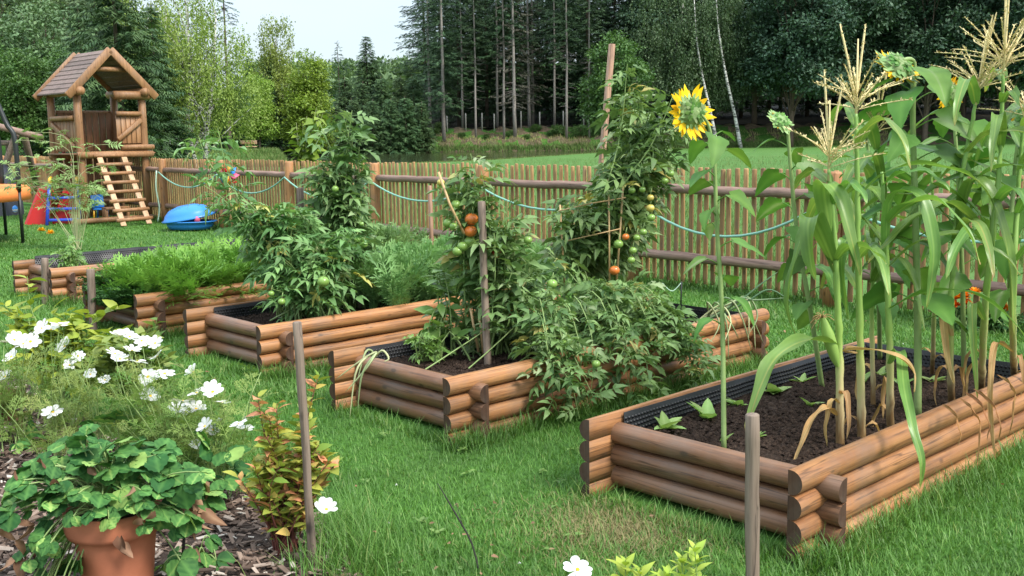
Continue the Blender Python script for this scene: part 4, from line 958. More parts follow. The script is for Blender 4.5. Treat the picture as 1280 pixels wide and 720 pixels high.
def vine_leaves(mb, stems, tpls, sp, size, g, up=.35, jit=.4, t0=.1):
    Pp = []; D = []; S = []
    for st in stems:
        ln = np.linalg.norm(np.diff(st, axis=0), axis=1).sum(); k = max(2, int(ln/sp)); u = t0+(1-t0)*(np.arange(k)+g.random(k)*.6)/k; a0 = g.uniform(0, 6.28)
        idx = u*(len(st)-1); i0 = np.clip(idx.astype(int), 0, len(st)-2); p = st[i0]+(st[i0+1]-st[i0])*(idx-i0)[:, None]
        a = a0+np.arange(k)*2.4+g.normal(0, jit, k); d = np.column_stack([np.cos(a), np.sin(a), g.normal(up, .35, k)])
        Pp.append(p); D.append(d); S.append(size*g.uniform(.6, 1.25, k))
    Pp = np.concatenate(Pp); D = np.concatenate(D); S = np.concatenate(S); n = len(Pp)
    U_ = np.column_stack([g.normal(0, .5, n), g.normal(0, .5, n), np.ones(n)]); Fm = frames(D, U_)*S[:, None, None]; k = g.integers(0, len(tpls), n); rv = np.clip(g.normal(.45, .28, n), 0, 1)
    for i in range(len(tpls)): mb.inst(tpls[i], Fm[k == i], Pp[k == i], rv[k == i])
def in_ell(g, n, ells):
    v = np.array([e[3]*e[4]*e[5] for e in ells])**.8; k = g.choice(len(ells), n, p=v/v.sum()); d = nrm(g.normal(size=(n, 3)))*(g.random((n, 1))**.38)
    E_ = np.array(ells, float); return E_[k, :3]+d*E_[k, 3:]
def bush(name, label, cat, base, ells, nv, sp, size, seed, leaf='tomato', tpls=None, stem='stemg', up=.25, fruits=(), group=None, srad=.0075, spread=.1, extra=(), lt=.25):
    """fruits: (px,py,Y,r,mat,label)"""
    g = np.random.default_rng(seed); base = np.array(base, float); o = thing(name, label, cat, base, group)
    T = in_ell(g, nv, ells); stems = []
    for p in T:
        b = base+np.array([*g.normal(0, spread, 2), 0]); mid = (b*.45+p*.55)+np.array([*g.normal(0, .06, 2), .12*abs(p[2]-b[2])]); stems.append(bez(b, mid, p, 8))
    for e in extra: stems.append(poly(e, 12))
    mb = MB()
    for s in stems: tube(mb, s, srad*np.linspace(1.1, .35, len(s)), 5, cap=False)
    mb.build('stem', M[stem], o)
    mb = MB(); vine_leaves(mb, [s[int(len(s)*lt):] for s in stems], tpls or TOM, sp, size, g, up); mb.build('foliage', M[leaf], o)
    for f in fruits: fruit(o, *f)
    return o
def fruit(o, px, py, Y, r, mat, label=None, sz=.88, name='tomato'):
    c = P(px, py, Y+.05); mb = MB(); ball(mb, c, r, 14, sz=sz); f = mb.build(name, M[mat], o)
    mb = MB(); th = np.arange(5)*1.2566
    for a in th:
        V = np.array([c+[0, 0, r*sz*.98], c+[math.cos(a-.3)*r*.3, math.sin(a-.3)*r*.3, r*sz*1.02], c+[math.cos(a)*r*.85, math.sin(a)*r*.85, r*sz*.85], c+[math.cos(a+.3)*r*.3, math.sin(a+.3)*r*.3, r*sz*1.02]]); mb.add(V, [np.array([[0, 1, 2, 3]])])
    tube(mb, [c+[0, 0, r*sz*.9], c+[.01, .01, r*sz+.04]], .003, 5); mb.build('calyx', M['stemg'], f)
    if label: f['label'] = label
# ---------------------------------------------------------------- tomatoes
def ell(px, py, Y, rx, ry, rz, k=.68): c = P(px, py, Y); return (*c, rx*k, ry*k, rz*.85)
def zz(a): return a
# bed B: staked tomato with orange fruit
b1 = G(616, 440, SOILZ)
tg = 'unripe green tomato'
bush('tomato_plant', 'staked tomato plant with two orange tomatoes and hanging green ones', 'tomato', b1,
     [ell(592, 235, 6.5, .17, .16, .22), ell(628, 290, 6.5, .2, .18, .25), ell(645, 345, 6.45, .2, .2, .22), ell(595, 330, 6.75, .16, .12, .3), ell(600, 400, 6.7, .16, .15, .15), ell(665, 330, 6.5, .14, .14, .16), ell(640, 400, 6.6, .15, .12, .18), ell(580, 215, 6.5, .12, .1, .12)], 40, .046, .175, 3, fruits=[
     (570, 256, 6.36, 0.0329, 'tomgreen', tg), (572, 271, 6.36, 0.0244, 'tomgreen', tg), (560, 279, 6.38, 0.0317, 'tomgreen', tg), (567, 283, 6.34, 0.0268, 'tomgreen', tg), (589.5, 274, 6.33, 0.0427, 'tomor', 'ripening orange tomato, upper one'), (588, 289, 6.32, 0.0403, 'tomor', 'ripening orange tomato, lower one'),
     (587, 302, 6.34, 0.0366, 'tomgreen', tg), (578.5, 308, 6.33, 0.0354, 'tomgreen', tg), (572, 314, 6.33, 0.0329, 'tomgreen', tg), (551, 228, 6.38, 0.0244, 'tomyel', 'small yellow tomato at the top'), (610, 313, 6.42, 0.0268, 'tomred', 'small red tomato behind the stake'), (620, 317, 6.42, 0.0317, 'tomred', 'red tomato right of the stake'), (641, 391, 6.38, 0.0317, 'tomred', 'low red tomato near the bed edge'),
     (660, 300, 6.36, 0.0268, 'tomgreen', tg)], extra=[[b1, P(606, 330, 6.6), P(600, 250, 6.55), P(588, 192, 6.5)]])
# pepper left of it
bp_ = G(552, 446, SOILZ)
bush('pepper_plant', 'light green broad-leaved pepper plant left of the staked tomato', 'pepper plant', bp_, [ell(550, 370, 6.55, .12, .1, .18), ell(562, 410, 6.5, .12, .1, .12), ell(545, 340, 6.55, .07, .07, .12)], 16, .05, .12, 5, 'pepper', [leaflet(4, .27, .15, .35) for _ in range(1)] and [(lambda v: (v[0], [v[1]]))(leaflet(4, .27, .15, .35))])
# celery
bush('celery_plant', 'small celery plant in the bare soil by the liner', 'celery', G(533, 452, SOILZ), [ell(528, 420, 6.3, .09, .08, .06), ell(540, 432, 6.3, .08, .08, .06)], 14, .04, .09, 6, 'pepper', TOM, srad=.005, spread=.01)
# bed B: tall tomato on the leaning batten
b2 = G(752, 366, SOILZ)
bush('tomato_plant', 'tall tomato plant climbing the leaning batten, green fruit down its right side', 'tomato', b2,
     [ell(808, 135, 7.1, .12, .14, .18), ell(805, 185, 7.1, .17, .16, .2), ell(835, 170, 7.1, .10, .12, .16), ell(790, 235, 7.15, .15, .15, .2), ell(722, 268, 7.0, .13, .12, .18), ell(785, 265, 7.15, .12, .12, .2), ell(755, 290, 7.15, .17, .13, .18), ell(786, 100, 7.1, .04, .05, .12), ell(850, 150, 7.1, .05, .07, .1), ell(715, 305, 7.0, .1, .1, .12), ell(765, 235, 7.2, .16, .08, .14)], 50, .05, .165, 7,
     fruits=[(838, 217, 6.88, .026, 'tomgreen', tg), (831, 226, 6.88, .025, 'tomgreen', tg), (813, 260, 6.86, .028, 'tomyel', 'pale yellowish tomato'), (813, 247, 6.87, .024, 'tomyel', 'pale yellowish tomato'), (814, 272, 6.86, .028, 'tomgreen', tg), (804, 290, 6.86, .026, 'tomgreen', tg), (796, 297, 6.86, .025, 'tomgreen', tg), (791, 313, 6.85, .027, 'tomgreen', tg),
             (773, 305, 6.85, .033, 'tomgreen', tg), (789, 325, 6.85, .026, 'tomgreen', tg), (782, 296, 6.86, .025, 'tomor', 'turning orange tomato'), (768, 338, 6.84, .036, 'tomor', 'large orange tomato at the bottom'), (790, 238, 6.88, .024, 'tomgreen', tg), (803, 237, 6.88, .022, 'tomgreen', tg)],
     extra=[[b2, P(752, 270, 7.1), P(775, 170, 7.05), P(784, 80, 7.0)], [b2, P(760, 270, 7.1), P(815, 180, 7.0), P(843, 115, 7.0)]])
# bed B: sprawling bush over the front side
g_ = np.random.default_rng(77); b3 = onbed(BB, 1.35, .45)
hang = []
for k in range(25):
    u = g_.uniform(.55, 2.15); st = onbed(BB, u*.6+.55, g_.uniform(.2, .5)); e = onbed(BB, u, g_.uniform(-.34, -.10), g_.uniform(.03, .34)); hang.append([st, onbed(BB, u*.8+.3, .12, g_.uniform(.48, .74)), onbed(BB, u, -.12, g_.uniform(.38, .5)), e])
bl_ = [(*onbed(BB, u, v, z), a, a, c) for u, v, z, a, c in [(1.0, .3, .52, .3, .2), (1.5, .35, .62, .36, .24), (1.9, .35, .55, .3, .2), (1.25, .0, .5, .3, .18), (1.7, .0, .46, .3, .16), (1.5, .7, .68, .3, .26), (2.1, .6, .5, .25, .16), (.85, .12, .42, .24, .12)]]
bush('tomato_plant', 'low sprawling tomato bush hanging over the side of its bed down to the grass', 'tomato', b3, bl_, 64, .044, .14, 8, 'tomato', TOM, extra=hang, spread=.35, srad=.005,
     fruits=[(706, 430, 5.9, .03, 'tomgreen', tg), (745, 455, 5.85, .026, 'tomgreen', tg), (690, 355, 6.4, .035, 'tomgreen', tg)])
# bed C: bushy tomato, and a tall one
c1 = onbed(BC, .75, .5)
bush('tomato_plant', 'broad bushy dark tomato plant with pale arching shoots in the third bed', 'tomato', c1,
     [ell(345, 345, 7.75, .22, .2, .3), ell(322, 275, 8.0, .26, .22, .26), ell(375, 320, 7.8, .28, .22, .3), ell(410, 330, 7.75, .22, .2, .32), ell(355, 270, 8.0, .34, .25, .2), ell(300, 250, 8.0, .14, .15, .16), ell(405, 375, 7.65, .15, .13, .13), ell(335, 375, 7.75, .16, .14, .1), ell(440, 310, 7.9, .2, .16, .25)], 68, .052, .185, 9, 'tomato', TOM + TOMC,
     fruits=[(352, 377, 7.45, .028, 'tomgreen', tg), (339, 367, 7.5, .024, 'tomgreen', tg), (404, 352, 7.45, .045, 'tomgreen', 'large green tomato on the right of the bush')],
     extra=[[c1, P(330, 330, 7.9), P(300, 250, 8.0), P(262, 205, 8.0), P(248, 170, 8.0)], [c1, P(330, 320, 7.9), P(285, 255, 7.9), P(255, 232, 7.9)], [c1, P(350, 320, 8), P(330, 280, 8), P(395, 268, 8)], [c1, P(330, 300, 8), P(290, 230, 8.1), P(272, 160, 8.1)]], spread=.16)
c2 = G(448, 384, SOILZ)
bush('tomato_plant', 'tall narrow tomato plant towering above the fence by the second post', 'tomato', c2,
     [ell(415, 165, 8.3, .14, .12, .2), ell(410, 200, 8.3, .2, .15, .16), ell(425, 230, 8.3, .2, .15, .2), ell(430, 275, 8.3, .22, .16, .25), ell(455, 300, 8.35, .2, .15, .2), ell(422, 310, 8.3, .2, .16, .2), ell(430, 145, 8.3, .07, .07, .1), ell(445, 175, 8.3, .1, .1, .12)], 46, .05, .17, 10, 'tomatolt', TOM,
     fruits=[(419, 236, 8.1, .028, 'tomgreen', tg), (455, 306, 8.1, .03, 'tomgreen', tg), (446, 300, 8.1, .025, 'tomgreen', tg), (452, 280, 8.1, .02, 'tomgreen', tg)], extra=[[c2, P(440, 300, 8.35), P(432, 210, 8.3), P(440, 138, 8.3)], [c2, P(436, 300, 8.35), P(425, 220, 8.3), P(398, 150, 8.3)]])
for (px, py, s) in ((455, 388, 11), (505, 372, 12), (560, 368, 13)): pass
# squash leaves along the far rim of bed C
# ---------------------------------------------------------------- feathery greens
def frond(seed, n=11, w=.018, drp=.35):
    g = np.random.default_rng(seed); V = []; F = []
    def add_(v, f):
        k = sum(len(x) for x in V); V.append(np.array(v, float)); F.append(np.array(f)+k)
    ax = lambda t: np.array([t, 0, .10*t-drp*t*t])
    p = [ax(t) for t in np.linspace(0, 1, 5)]; add_([q+[0, .012, 0] for q in p]+[q-[0, .012, 0] for q in p], [[i, i+1, i+6, i+5] for i in range(4)])
    for i in range(n):
        t = .25+.72*i/n; L_ = .34*math.sin(math.pi*(.12+.8*(1-t)))*g.uniform(.7, 1.2)
        for s in (-1, 1):
            a = s*R_(g.uniform(40, 62)); d = np.array([math.cos(a), math.sin(a), g.normal(.05, .25)]); b = ax(t); sd = np.array([-d[1], d[0], 0])*w
            add_([b, b+d*L_*.5+sd, b+d*L_, b+d*L_*.5-sd], [[0, 1, 2, 3]])
            for u, k in ((.4, 1), (.4, -1), (.7, 1), (.7, -1)):
                e = rotz(d[None], k*.7)[0]; q = b+d*L_*u; se = np.array([-e[1], e[0], .3])*w*.8; add_([q, q+e*L_*.24+se, q+e*L_*.42, q+e*L_*.24-se], [[0, 1, 2, 3]])
    return np.concatenate(V), [np.concatenate(F)]
FR = [frond(i) for i in range(5)]; FRU = [frond(20+i, drp=.15) for i in range(4)]
def fern_patch(name, label, cat, pts, size, mat, seed, up=1.1, tpls=FR, per=9, kind=None):
    g = np.random.default_rng(seed); pts = np.asarray(pts); n = len(pts)*per; Pp = np.repeat(pts, per, 0)+g.normal(0, .02, (n, 3))*[1, 1, .2]; a = g.random(n)*6.28
    D = np.column_stack([np.cos(a), np.sin(a), np.abs(g.normal(up, .45, n))]); Fm = frames(D, np.column_stack([-np.cos(a), -np.sin(a), np.full(n, .4)]))*(size*g.uniform(.6, 1.2, n))[:, None, None]; k = g.integers(0, len(tpls), n); mb = MB()
    for i in range(len(tpls)): mb.inst(tpls[i], Fm[k == i], Pp[k == i], np.clip(g.normal(.5, .25, (k == i).sum()), 0, 1))
    o = mb.build(name, M[mat]); return tag(o, label, cat, kind=kind)
g_ = np.random.default_rng(90)
cp = [onbed(BD, u, v) for u, v in zip(g_.uniform(.25, 2.6, 150), g_.uniform(.08, .98, 150))]
fern_patch('carrot_tops', 'dense bright green carrot tops filling the fourth bed', 'carrots', cp, .42, 'carrot', 1, 1.0, kind='stuff')
# curly parsley at the near end of bed D
g_ = np.random.default_rng(91); pp = []
PAR = [frond(40+i, 6, .045, .3) for i in range(4)]
for k in range(90): pp.append(onbed(BD, g_.uniform(-.02, .42), g_.uniform(.12, 1.0), g_.uniform(.2, .40)))
fern_patch('parsley', 'dark curly parsley spilling over the near end of the carrot bed', 'parsley', pp, .15, 'parsley', 2, .3, PAR, 9, kind='stuff')
g_ = np.random.default_rng(92); dp = [onbed(BC, u, v) for u, v in zip(g_.uniform(1.25, 2.9, 95), g_.uniform(.12, .98, 95))]
fern_patch('dill', 'tall feathery light green dill in the right half of the third bed', 'dill', dp, .44, 'dill', 3, 1.9, FRU, 7, kind='stuff')
g_ = np.random.default_rng(93); dp = [onbed(BD, u, v) for u, v in zip(g_.uniform(2.0, 2.85, 40), g_.uniform(.1, .98, 40))]
fern_patch('fennel', 'feathery fennel behind the bushy tomato at the far end of the carrot bed', 'fennel', dp, .5, 'dill', 4, 1.5, FRU, 7, kind='stuff')
# ---------------------------------------------------------------- broad leaves
def heart(n=7, w=.42, fold=.12, droop=.35, serr=.05, wave=.05, seed=0):
    g = np.random.default_rng(seed); t = np.linspace(0, 1, n+1); V = []
    for i, a in enumerate(t):
        b = w*(1-a)**.72*(.55+.45*min(1, a*5+.35))*1.15*(1+serr*(-1)**i) if 0 < a < 1 else (w*.35 if a == 0 else 0)
        x = a if a > 0 else -.07; z = -droop*a*a
        V += [(x-.05*(a < .2), b, z+fold*b+g.normal(0, wave*b)), (x, b*.5, z+fold*b*.25+g.normal(0, wave*b*.5)), (x if a > 0 else 0.02, 0, z), (x, -b*.5, z+fold*b*.25+g.normal(0, wave*b*.5)), (x-.05*(a < .2), -b, z+fold*b+g.normal(0, wave*b))]
    F = [(5*i+c, 5*i+5+c, 5*i+6+c, 5*i+1+c) for i in range(n) for c in range(4)]
    return np.array(V), [np.array(F)], np.tile([-.06, -.02, .3, .02, -.04], n+1)
HEARTS = [heart(seed=i, droop=.2+.12*i, fold=.1+.06*(i % 3)) for i in range(5)]
def one_leaf(o, base, tip_dir, size, petL, mat, g, tplset=HEARTS, petmat='stemg', droop=.3, name='leaf'):
    """petiole from base outward, leaf blade hanging off its end; one mesh"""
    d = nrm(tip_dir); e = base+d*petL+np.array([0, 0, .25*petL]); mb = MB(); tube(mb, bez(base, base+d*petL*.5+[0, 0, .3*petL], e, 5), [.004, .0035, .003, .003, .0025], 5, cap=False, rnd=.75)
    ld = np.array([d[0], d[1], d[2]-droop]); tv = tplset[g.integers(len(tplset))]
    mb.inst(tv, frames(ld[None], np.array([g.normal(0, .3), g.normal(0, .3), 1.0]))*size, e[None], [np.clip(g.normal(.45, .25), 0, .9)]); return mb.build(name, M[mat], o)
# ---------------------------------------------------------------- sunflowers
def sun_head(o, c, nrm_, R0, seed, open_=1.0, green=False):
    g = np.random.default_rng(seed); n_ = nrm(nrm_); F3 = frames(n_[None], np.array([0, 0, 1.0]))[0]     # x = facing direction
    Mh = np.stack([F3[:, 1], F3[:, 2], F3[:, 0]], -1)                               # lathe z -> facing
    mb = MB(); lathe(mb, [(.001, -R0*.34), (R0*.25, -R0*.32), (R0*.5, -R0*.2), (R0*.62, -R0*.02), (R0*.6, R0*.05)], c, 18, M=Mh); h = mb.build('flower_head', M['sungreen'], o)
    mb = MB(); lathe(mb, [(R0*.6, R0*.05), (R0*.4, R0*.10), (.001, R0*.09)], c, 18, M=Mh); mb.build('seed_disc', M['disc'], h)
    def ringp(nm, n, r0, L_, w, tilt, mat, back):
        a = np.arange(n)*6.283/n+g.normal(0, .08, n); rad = np.cos(a)[:, None]*Mh[:, 0]+np.sin(a)[:, None]*Mh[:, 1]; tl = g.normal(tilt, .22, n)
        D = rad*np.cos(tl)[:, None]+n_*np.sin(tl)[:, None]; mb = MB(); tv = leaflet(4, w, .15, g.uniform(.1, .3)); mb.inst((tv[0], [tv[1]]), frames(D, np.broadcast_to(n_, D.shape))*(L_*g.uniform(.8, 1.15, n))[:, None, None], c+rad*r0+n_*back, g.random(n)); mb.build(nm, M[mat], h)
    if open_ > .2:
        ringp('petals', 24, R0*.55, R0*.62*open_, .2, .12, 'petaly', 0); ringp('petals', 18, R0*.55, R0*.55*open_, .2, .35, 'petaly', R0*.03)
    ringp('bracts', 16, R0*.16, R0*.24, .36, .30, 'sun', -R0*.338); ringp('bracts', 22, R0*.32, R0*.26, .34, .48, 'sun', -R0*.305); ringp('bracts', 20, R0*.56, R0*(.26 if not green else .45), .30, .25, 'sungreen', -R0*.05); ringp('bracts', 15, R0*.46, R0*(.26 if not green else .36), .32, .45, 'sungreen', -R0*.18)
def sunflower(label, pts, rad, head, facing, R0, seed, nleaf, lsize, open_=1.0, green=False, z0=.25):
    g = np.random.default_rng(seed); nleaf = int(nleaf*1.35); st = poly(pts, 22); o = thing('sunflower', label, 'sunflower', st[0]); neck = nrm(facing)
    hc = np.array(head); st = np.concatenate([st, bez(st[-1], st[-1]+nrm(st[-1]-st[-2])*.06, hc-neck*R0*.3, 6)[1:]])
    mb = MB(); tube(mb, st, rad*np.linspace(1.15, .55, len(st)), 9, rnd=.6); mb.build('stem', M['stemg'], o)
    sun_head(o, hc, facing, R0, seed, open_, green); a0 = g.uniform(0, 6.28)
    for k in range(nleaf):
        u = z0+(1-z0)*(k+.5)/nleaf*.98; i = u*(len(st)-7); p = st[int(i)]; a = a0+k*2.2+g.normal(0, .3)
        one_leaf(o, p, np.array([math.cos(a), math.sin(a), .25]), 1.12*lsize*g.uniform(.75, 1.15)*(1-.25*abs(u-.55)), lsize*.55, 'sun', g, droop=.55)
    return o
Y = 4.6
sunflower('slender sunflower with an open yellow head seen from behind, nearest on the left', [G(905, 565, .25), P(903, 400, Y), P(896, 280, Y), P(893, 200, Y), P(888, 165, Y)], .0105, P(864, 140, Y-.02), (-.5, .8, -.12), .104, 1, 11, .125, 1.0)
Y = 5.5
sunflower('sunflower with a green nodding bud-like head left of the front corn tassel', [G(1028, 486, .25), P(1015, 400, Y), P(998, 300, Y), P(990, 230, Y), P(985, 165, Y)], .013, P(975, 152, Y-.03), (-.4, .6, -.62), .085, 2, 12, .16, .35, True)
Y = 5.05
sunflower('thick-stemmed sunflower with a large drooping green head, yellow petals below', [G(1147, 522, .25), P(1147, 400, Y), P(1144, 260, Y), P(1141, 150, Y), P(1143, 85, Y)], .017, P(1122, 84, Y-.05), (-.35, .55, -.75), .13, 3, 15, .21, .6, True)
Y = 5.7
sunflower('sunflower half hidden behind the drooping one, with a single bright petal tip', [G(1205, 472, .25), P(1203, 350, Y), P(1198, 230, Y), P(1192, 140, Y)], .013, P(1188, 118, Y), (-.5, .8, .1), .09, 4, 12, .19, .9)
Y = 5.9
sunflower('leafy sunflower standing deep in the corn', [G(1100, 452, .25), P(1098, 350, Y), P(1092, 250, Y), P(1085, 185, Y)], .013, P(1080, 165, Y), (.2, .9, -.2), .085, 5, 12, .19, .5, True)
Y = 5.35
sunflower('leafy sunflower by the right edge of the photo', [G(1268, 462, .25), P(1262, 330, Y), P(1268, 220, Y), P(1275, 160, Y)], .013, P(1284, 145, Y), (.6, .6, -.3), .09, 6, 12, .2, .6, True)
# ---------------------------------------------------------------- corn
def blade(mb, pts, wmax, g, n=16, wav=.012, rnd=.4, twist=0.0):
    p = poly(pts, n+1); T = nrm(np.gradient(p, axis=0)); up = np.array([0, 0, 1.0]); h0 = nrm(np.array([p[-1][0]-p[0][0], p[-1][1]-p[0][1], 0])+1e-6); side0 = np.cross(up, h0)
    t = np.linspace(0, 1, n+1); w = wmax*np.minimum(1, .45+t*3.5)*(1-t**2.6)**.8*.5; ph = g.uniform(0, 6.28); rows = []; cs = np.array([-1, -.75, -.5, -.25, 0, .25, .5, .75, 1])
    for i in range(n+1):
        nn = nrm(np.cross(T[i], side0)); tw = twist*t[i]; s = side0*math.cos(tw)+nn*math.sin(tw); nn = np.cross(T[i], s)
        nn = nn if nn[2] >= 0 or abs(nn[2]) < .3 else nn
        ww = wav*math.sin(t[i]*19+ph)*min(1, t[i]*4)*(1-t[i]*.6); w2 = wav*math.sin(t[i]*17+ph+2)*min(1, t[i]*4)*(1-t[i]*.6)
        rows += [p[i]+s*w[i]*c+nn*(w[i]*.35*c*c+(ww if c < 0 else w2)*abs(c)**3+(.0012 if k_ % 2 else 0)) for k_, c in enumerate(cs)]
    F = np.array([[9*i+c, 9*i+9+c, 9*i+10+c, 9*i+1+c] for i in range(n) for c in range(8)])
    mb.add(rows, [F], np.clip((rnd+.65*t**7)[:, None]+np.array([.02, -.10, .04, -.10, .40, -.09, .05, -.09, .03])[None], 0, 1).ravel())
def tassel(o, base, dirv, g, n=13, L_=.26, spikes=2):
    mb = MB(); d = nrm(np.array(dirv)); tube(mb, [base-d*.05, base+d*L_*.5, base+d*L_*1.1], [.006, .005, .003], 6)
    def br(p0, dd, ln, r_):
        pts = bez(p0, p0+dd*ln*.55, p0+dd*ln+np.array([0, 0, -.10*ln]), 7); tube(mb, pts, [r_*.5]+[r_]*5+[r_*.3], 5)
        k = int(ln/.007); u = g.random(k)*.88+.1; q = pts[np.clip((u*6).astype(int), 0, 5)]; q = q+(pts[np.clip((u*6).astype(int)+1, 0, 6)]-q)*((u*6) % 1)[:, None]
        dv = nrm(dd+g.normal(size=(k, 3))*.55); tv = leaflet(1, .22, .2, .1); dtpl = (np.array([(0, 0, 0), (.5, .25, .05), (1, 0, 0), (.5, -.25, .05)]), [np.array([[0, 1, 2, 3]])])
        mb.inst(dtpl, frames(dv, (0, 0, 1))*(.0155*g.uniform(.7, 1.2, k))[:, None, None], q, g.random(k))
    n = int(n*1.5)
    for k in range(n):
        a = k*2.4+g.normal(0, .3); el = R_(g.uniform(12, 62)); br(base+d*L_*.3*g.random(), nrm(np.array([math.cos(a)*math.cos(el), math.sin(a)*math.cos(el), math.sin(el)])), L_*g.uniform(.55, 1.0), .0024)
    for k in range(spikes): br(base+d*.05, nrm(d+g.normal(0, .10, 3)), L_*g.uniform(1.2, 1.6), .005)
    mb.build('tassel', M['tassel'], o)
def corn(label, pts, seed, nleaf=8, tas=None, r=.0145, ear=None, hero=(), lw=.058, ll=.64, z0=.45, tn=13, tl=.26, dead=2):
    g = np.random.default_rng(seed); st = poly(pts, 40); o = thing('corn_plant', label, 'corn', st[0]); t = np.linspace(0, 1, 40); H_ = st[-1][2]-st[0][2]
    mb = MB(); st = st+np.column_stack([g.normal(0, .0012, (40, 2)), np.zeros(40)]); rad = r*(1.2-.75*t)*(1+.16*(np.arange(40) % 5 == 0)+.10*((np.arange(40) % 5) == 1)*(t > .25)); tube(mb, st, rad, 10, rnd=np.repeat(np.clip(t*1.15, 0, 1), 10)); mb.build('stalk', M['stalk'], o)
    a0 = g.uniform(0, 6.28)
    for k in range(nleaf):
        u = z0+(1-z0)*(k+.3)/nleaf; p = st[int(u*39)]; a = a0+(k % 2)*math.pi+g.normal(0, .45); d = np.array([math.cos(a), math.sin(a), 0]); L_ = ll*g.uniform(.75, 1.15)*(1-.45*max(0, u-.6)/.4)
        ris = g.uniform(.12, .32)*L_; dr = g.uniform(.10, .5)*L_
        mb = MB(); blade(mb, [p, p+d*L_*.22+[0, 0, ris*.8], p+d*L_*.52+[0, 0, ris], p+d*L_*.78+[0, 0, ris-dr*.5], p+d*L_*.92+[0, 0, ris-dr*1.1]], lw*g.uniform(.8, 1.15), g, rnd=g.uniform(.1, .6), twist=g.normal(0, .5)); mb.build('leaf', M['corn'], o)
    for h in hero:
        hp2, w, mat, *tw = h; mb = MB(); blade(mb, hp2, w, g, 22, rnd=g.uniform(.2, .6), twist=tw[0] if tw else 0.0); mb.build('leaf' if mat == 'corn' else 'dry_leaf', M[mat], o)
    for k in range(dead):
        p = st[int(g.uniform(.05, .2)*39)]; a = g.uniform(0, 6.28); d = np.array([math.cos(a), math.sin(a), 0]); mb = MB(); blade(mb, [p, p+d*.05+[0, 0, .04], p+d*.09-[0, 0, .06], p+d*.08-[0, 0, .17]], .03, g, 10, .008); mb.build('dry_leaf', M['corndry'], o)
    if ear:
        c, d = np.array(ear[0]), nrm(np.array(ear[1])); F3 = frames(d[None], np.array([.3, 1, .2]))[0]; Mh = np.stack([F3[:, 1], F3[:, 2], F3[:, 0]], -1)
        mb = MB(); lathe(mb, [(.008, -.13), (.021, -.09), (.027, -.03), (.026, .03), (.016, .085), (.009, .11)], c, 12, M=Mh, rnd=.5); e = mb.build('ear', M['stalk'], o)
        mb = MB()
        for q in range(26): b = c+d*.10; dd = nrm(d*.6+g.normal(0, .6, 3)+[0, 0, -.2]); tube(mb, bez(b, b+d*.03+dd*.015, b+dd*.055-[0, 0, .02], 5), .0016, 4, cap=False)
        mb.build('corn_silk', M['corndry'], e)
    if tas is not None: tassel(o, st[-1], tas, g, tn, tl)
    return o
Y = 4.55
corn('front corn plant with a low tassel, a fat ear and a long leaf arching left', [G(1050, 558, .25), P(1049, 430, Y), P(1043, 300, Y), P(1036, 212, Y)], 1, 5, (0, .05, 1), .016, (P(1037, 425, Y-.04), (-.35, -.1, 1)), [
    ([P(1044, 432, Y-.02), P(1010, 425, Y-.12), P(972, 445, Y-.25), P(950, 485, Y-.32), P(932, 540, Y-.36)], .098, 'corn'),
    ([P(1040, 300, Y), P(1030, 235, Y-.06), P(1045, 240, Y-.13), P(1062, 290, Y-.2), P(1075, 345, Y-.22)], .09, 'corn'),
    ([P(1042, 330, Y), P(1018, 275, Y-.08), P(1010, 285, Y-.15), P(1014, 330, Y-.18), P(1020, 350, Y-.19)], .088, 'corn', .5),
    ([P(1043, 345, Y), P(1012, 285, Y+.05), P(992, 330, Y+.02), P(985, 390, Y), P(1000, 425, Y-.02)], .06, 'corn'),
    ([P(1046, 520, Y), P(1028, 510, Y-.08), P(1005, 545, Y-.16), P(990, 592, Y-.22)], .035, 'corndry')], ll=.55, tn=15, tl=.27)
Y = 4.62
corn('corn plant just right of the front one with two tall thin tassel spikes', [G(1077, 550, .25), P(1075, 430, Y), P(1072, 260, Y), P(1070, 142, Y)], 2, 7, (0, .02, 1), .0165, None, [
    ([P(1073, 340, Y), P(1060, 300, Y), P(1052, 330, Y-.05), P(1060, 400, Y-.05)], .06, 'corn'),
    ([P(1074, 440, Y), P(1055, 438, Y-.02), P(1110, 440, Y-.1), P(1142, 465, Y-.14), P(1142, 490, Y-.14)], .05, 'corndry')], tn=17, tl=.29)
Y = 4.72
corn('corn plant with a long leaf drooping over the front log', [G(1113, 536, .25), P(1112, 430, Y), P(1108, 320, Y), P(1102, 215, Y)], 3, 7, None, .0155, None, [
    ([P(1112, 455, Y), P(1125, 440, Y-.08), P(1130, 485, Y-.35), P(1140, 530, Y-.52), P(1152, 575, Y-.60), P(1150, 612, Y-.6)], .05, 'corn'),
    ([P(1108, 330, Y), P(1113, 250, Y-.05), P(1150, 245, Y-.13), P(1166, 300, Y-.2), P(1165, 345, Y-.22), P(1158, 385, Y-.22)], .07, 'corn', .6)])
Y = 4.95
corn('corn plant with a wide spreading tassel below the tallest one', [G(1190, 508, .25), P(1188, 400, Y), P(1198, 250, Y), P(1222, 118, Y)], 4, 8, (.1, 0, 1), .0155, None, [
    ([P(1200, 290, Y), P(1215, 225, Y-.1), P(1245, 260, Y-.18), P(1262, 330, Y-.22), P(1268, 420, Y-.22)], .10, 'corn'),
    ([P(1190, 420, Y), P(1178, 380, Y-.03), P(1183, 440, Y-.1), P(1192, 480, Y-.1)], .04, 'corndry')], tn=18, tl=.25)
Y = 4.85
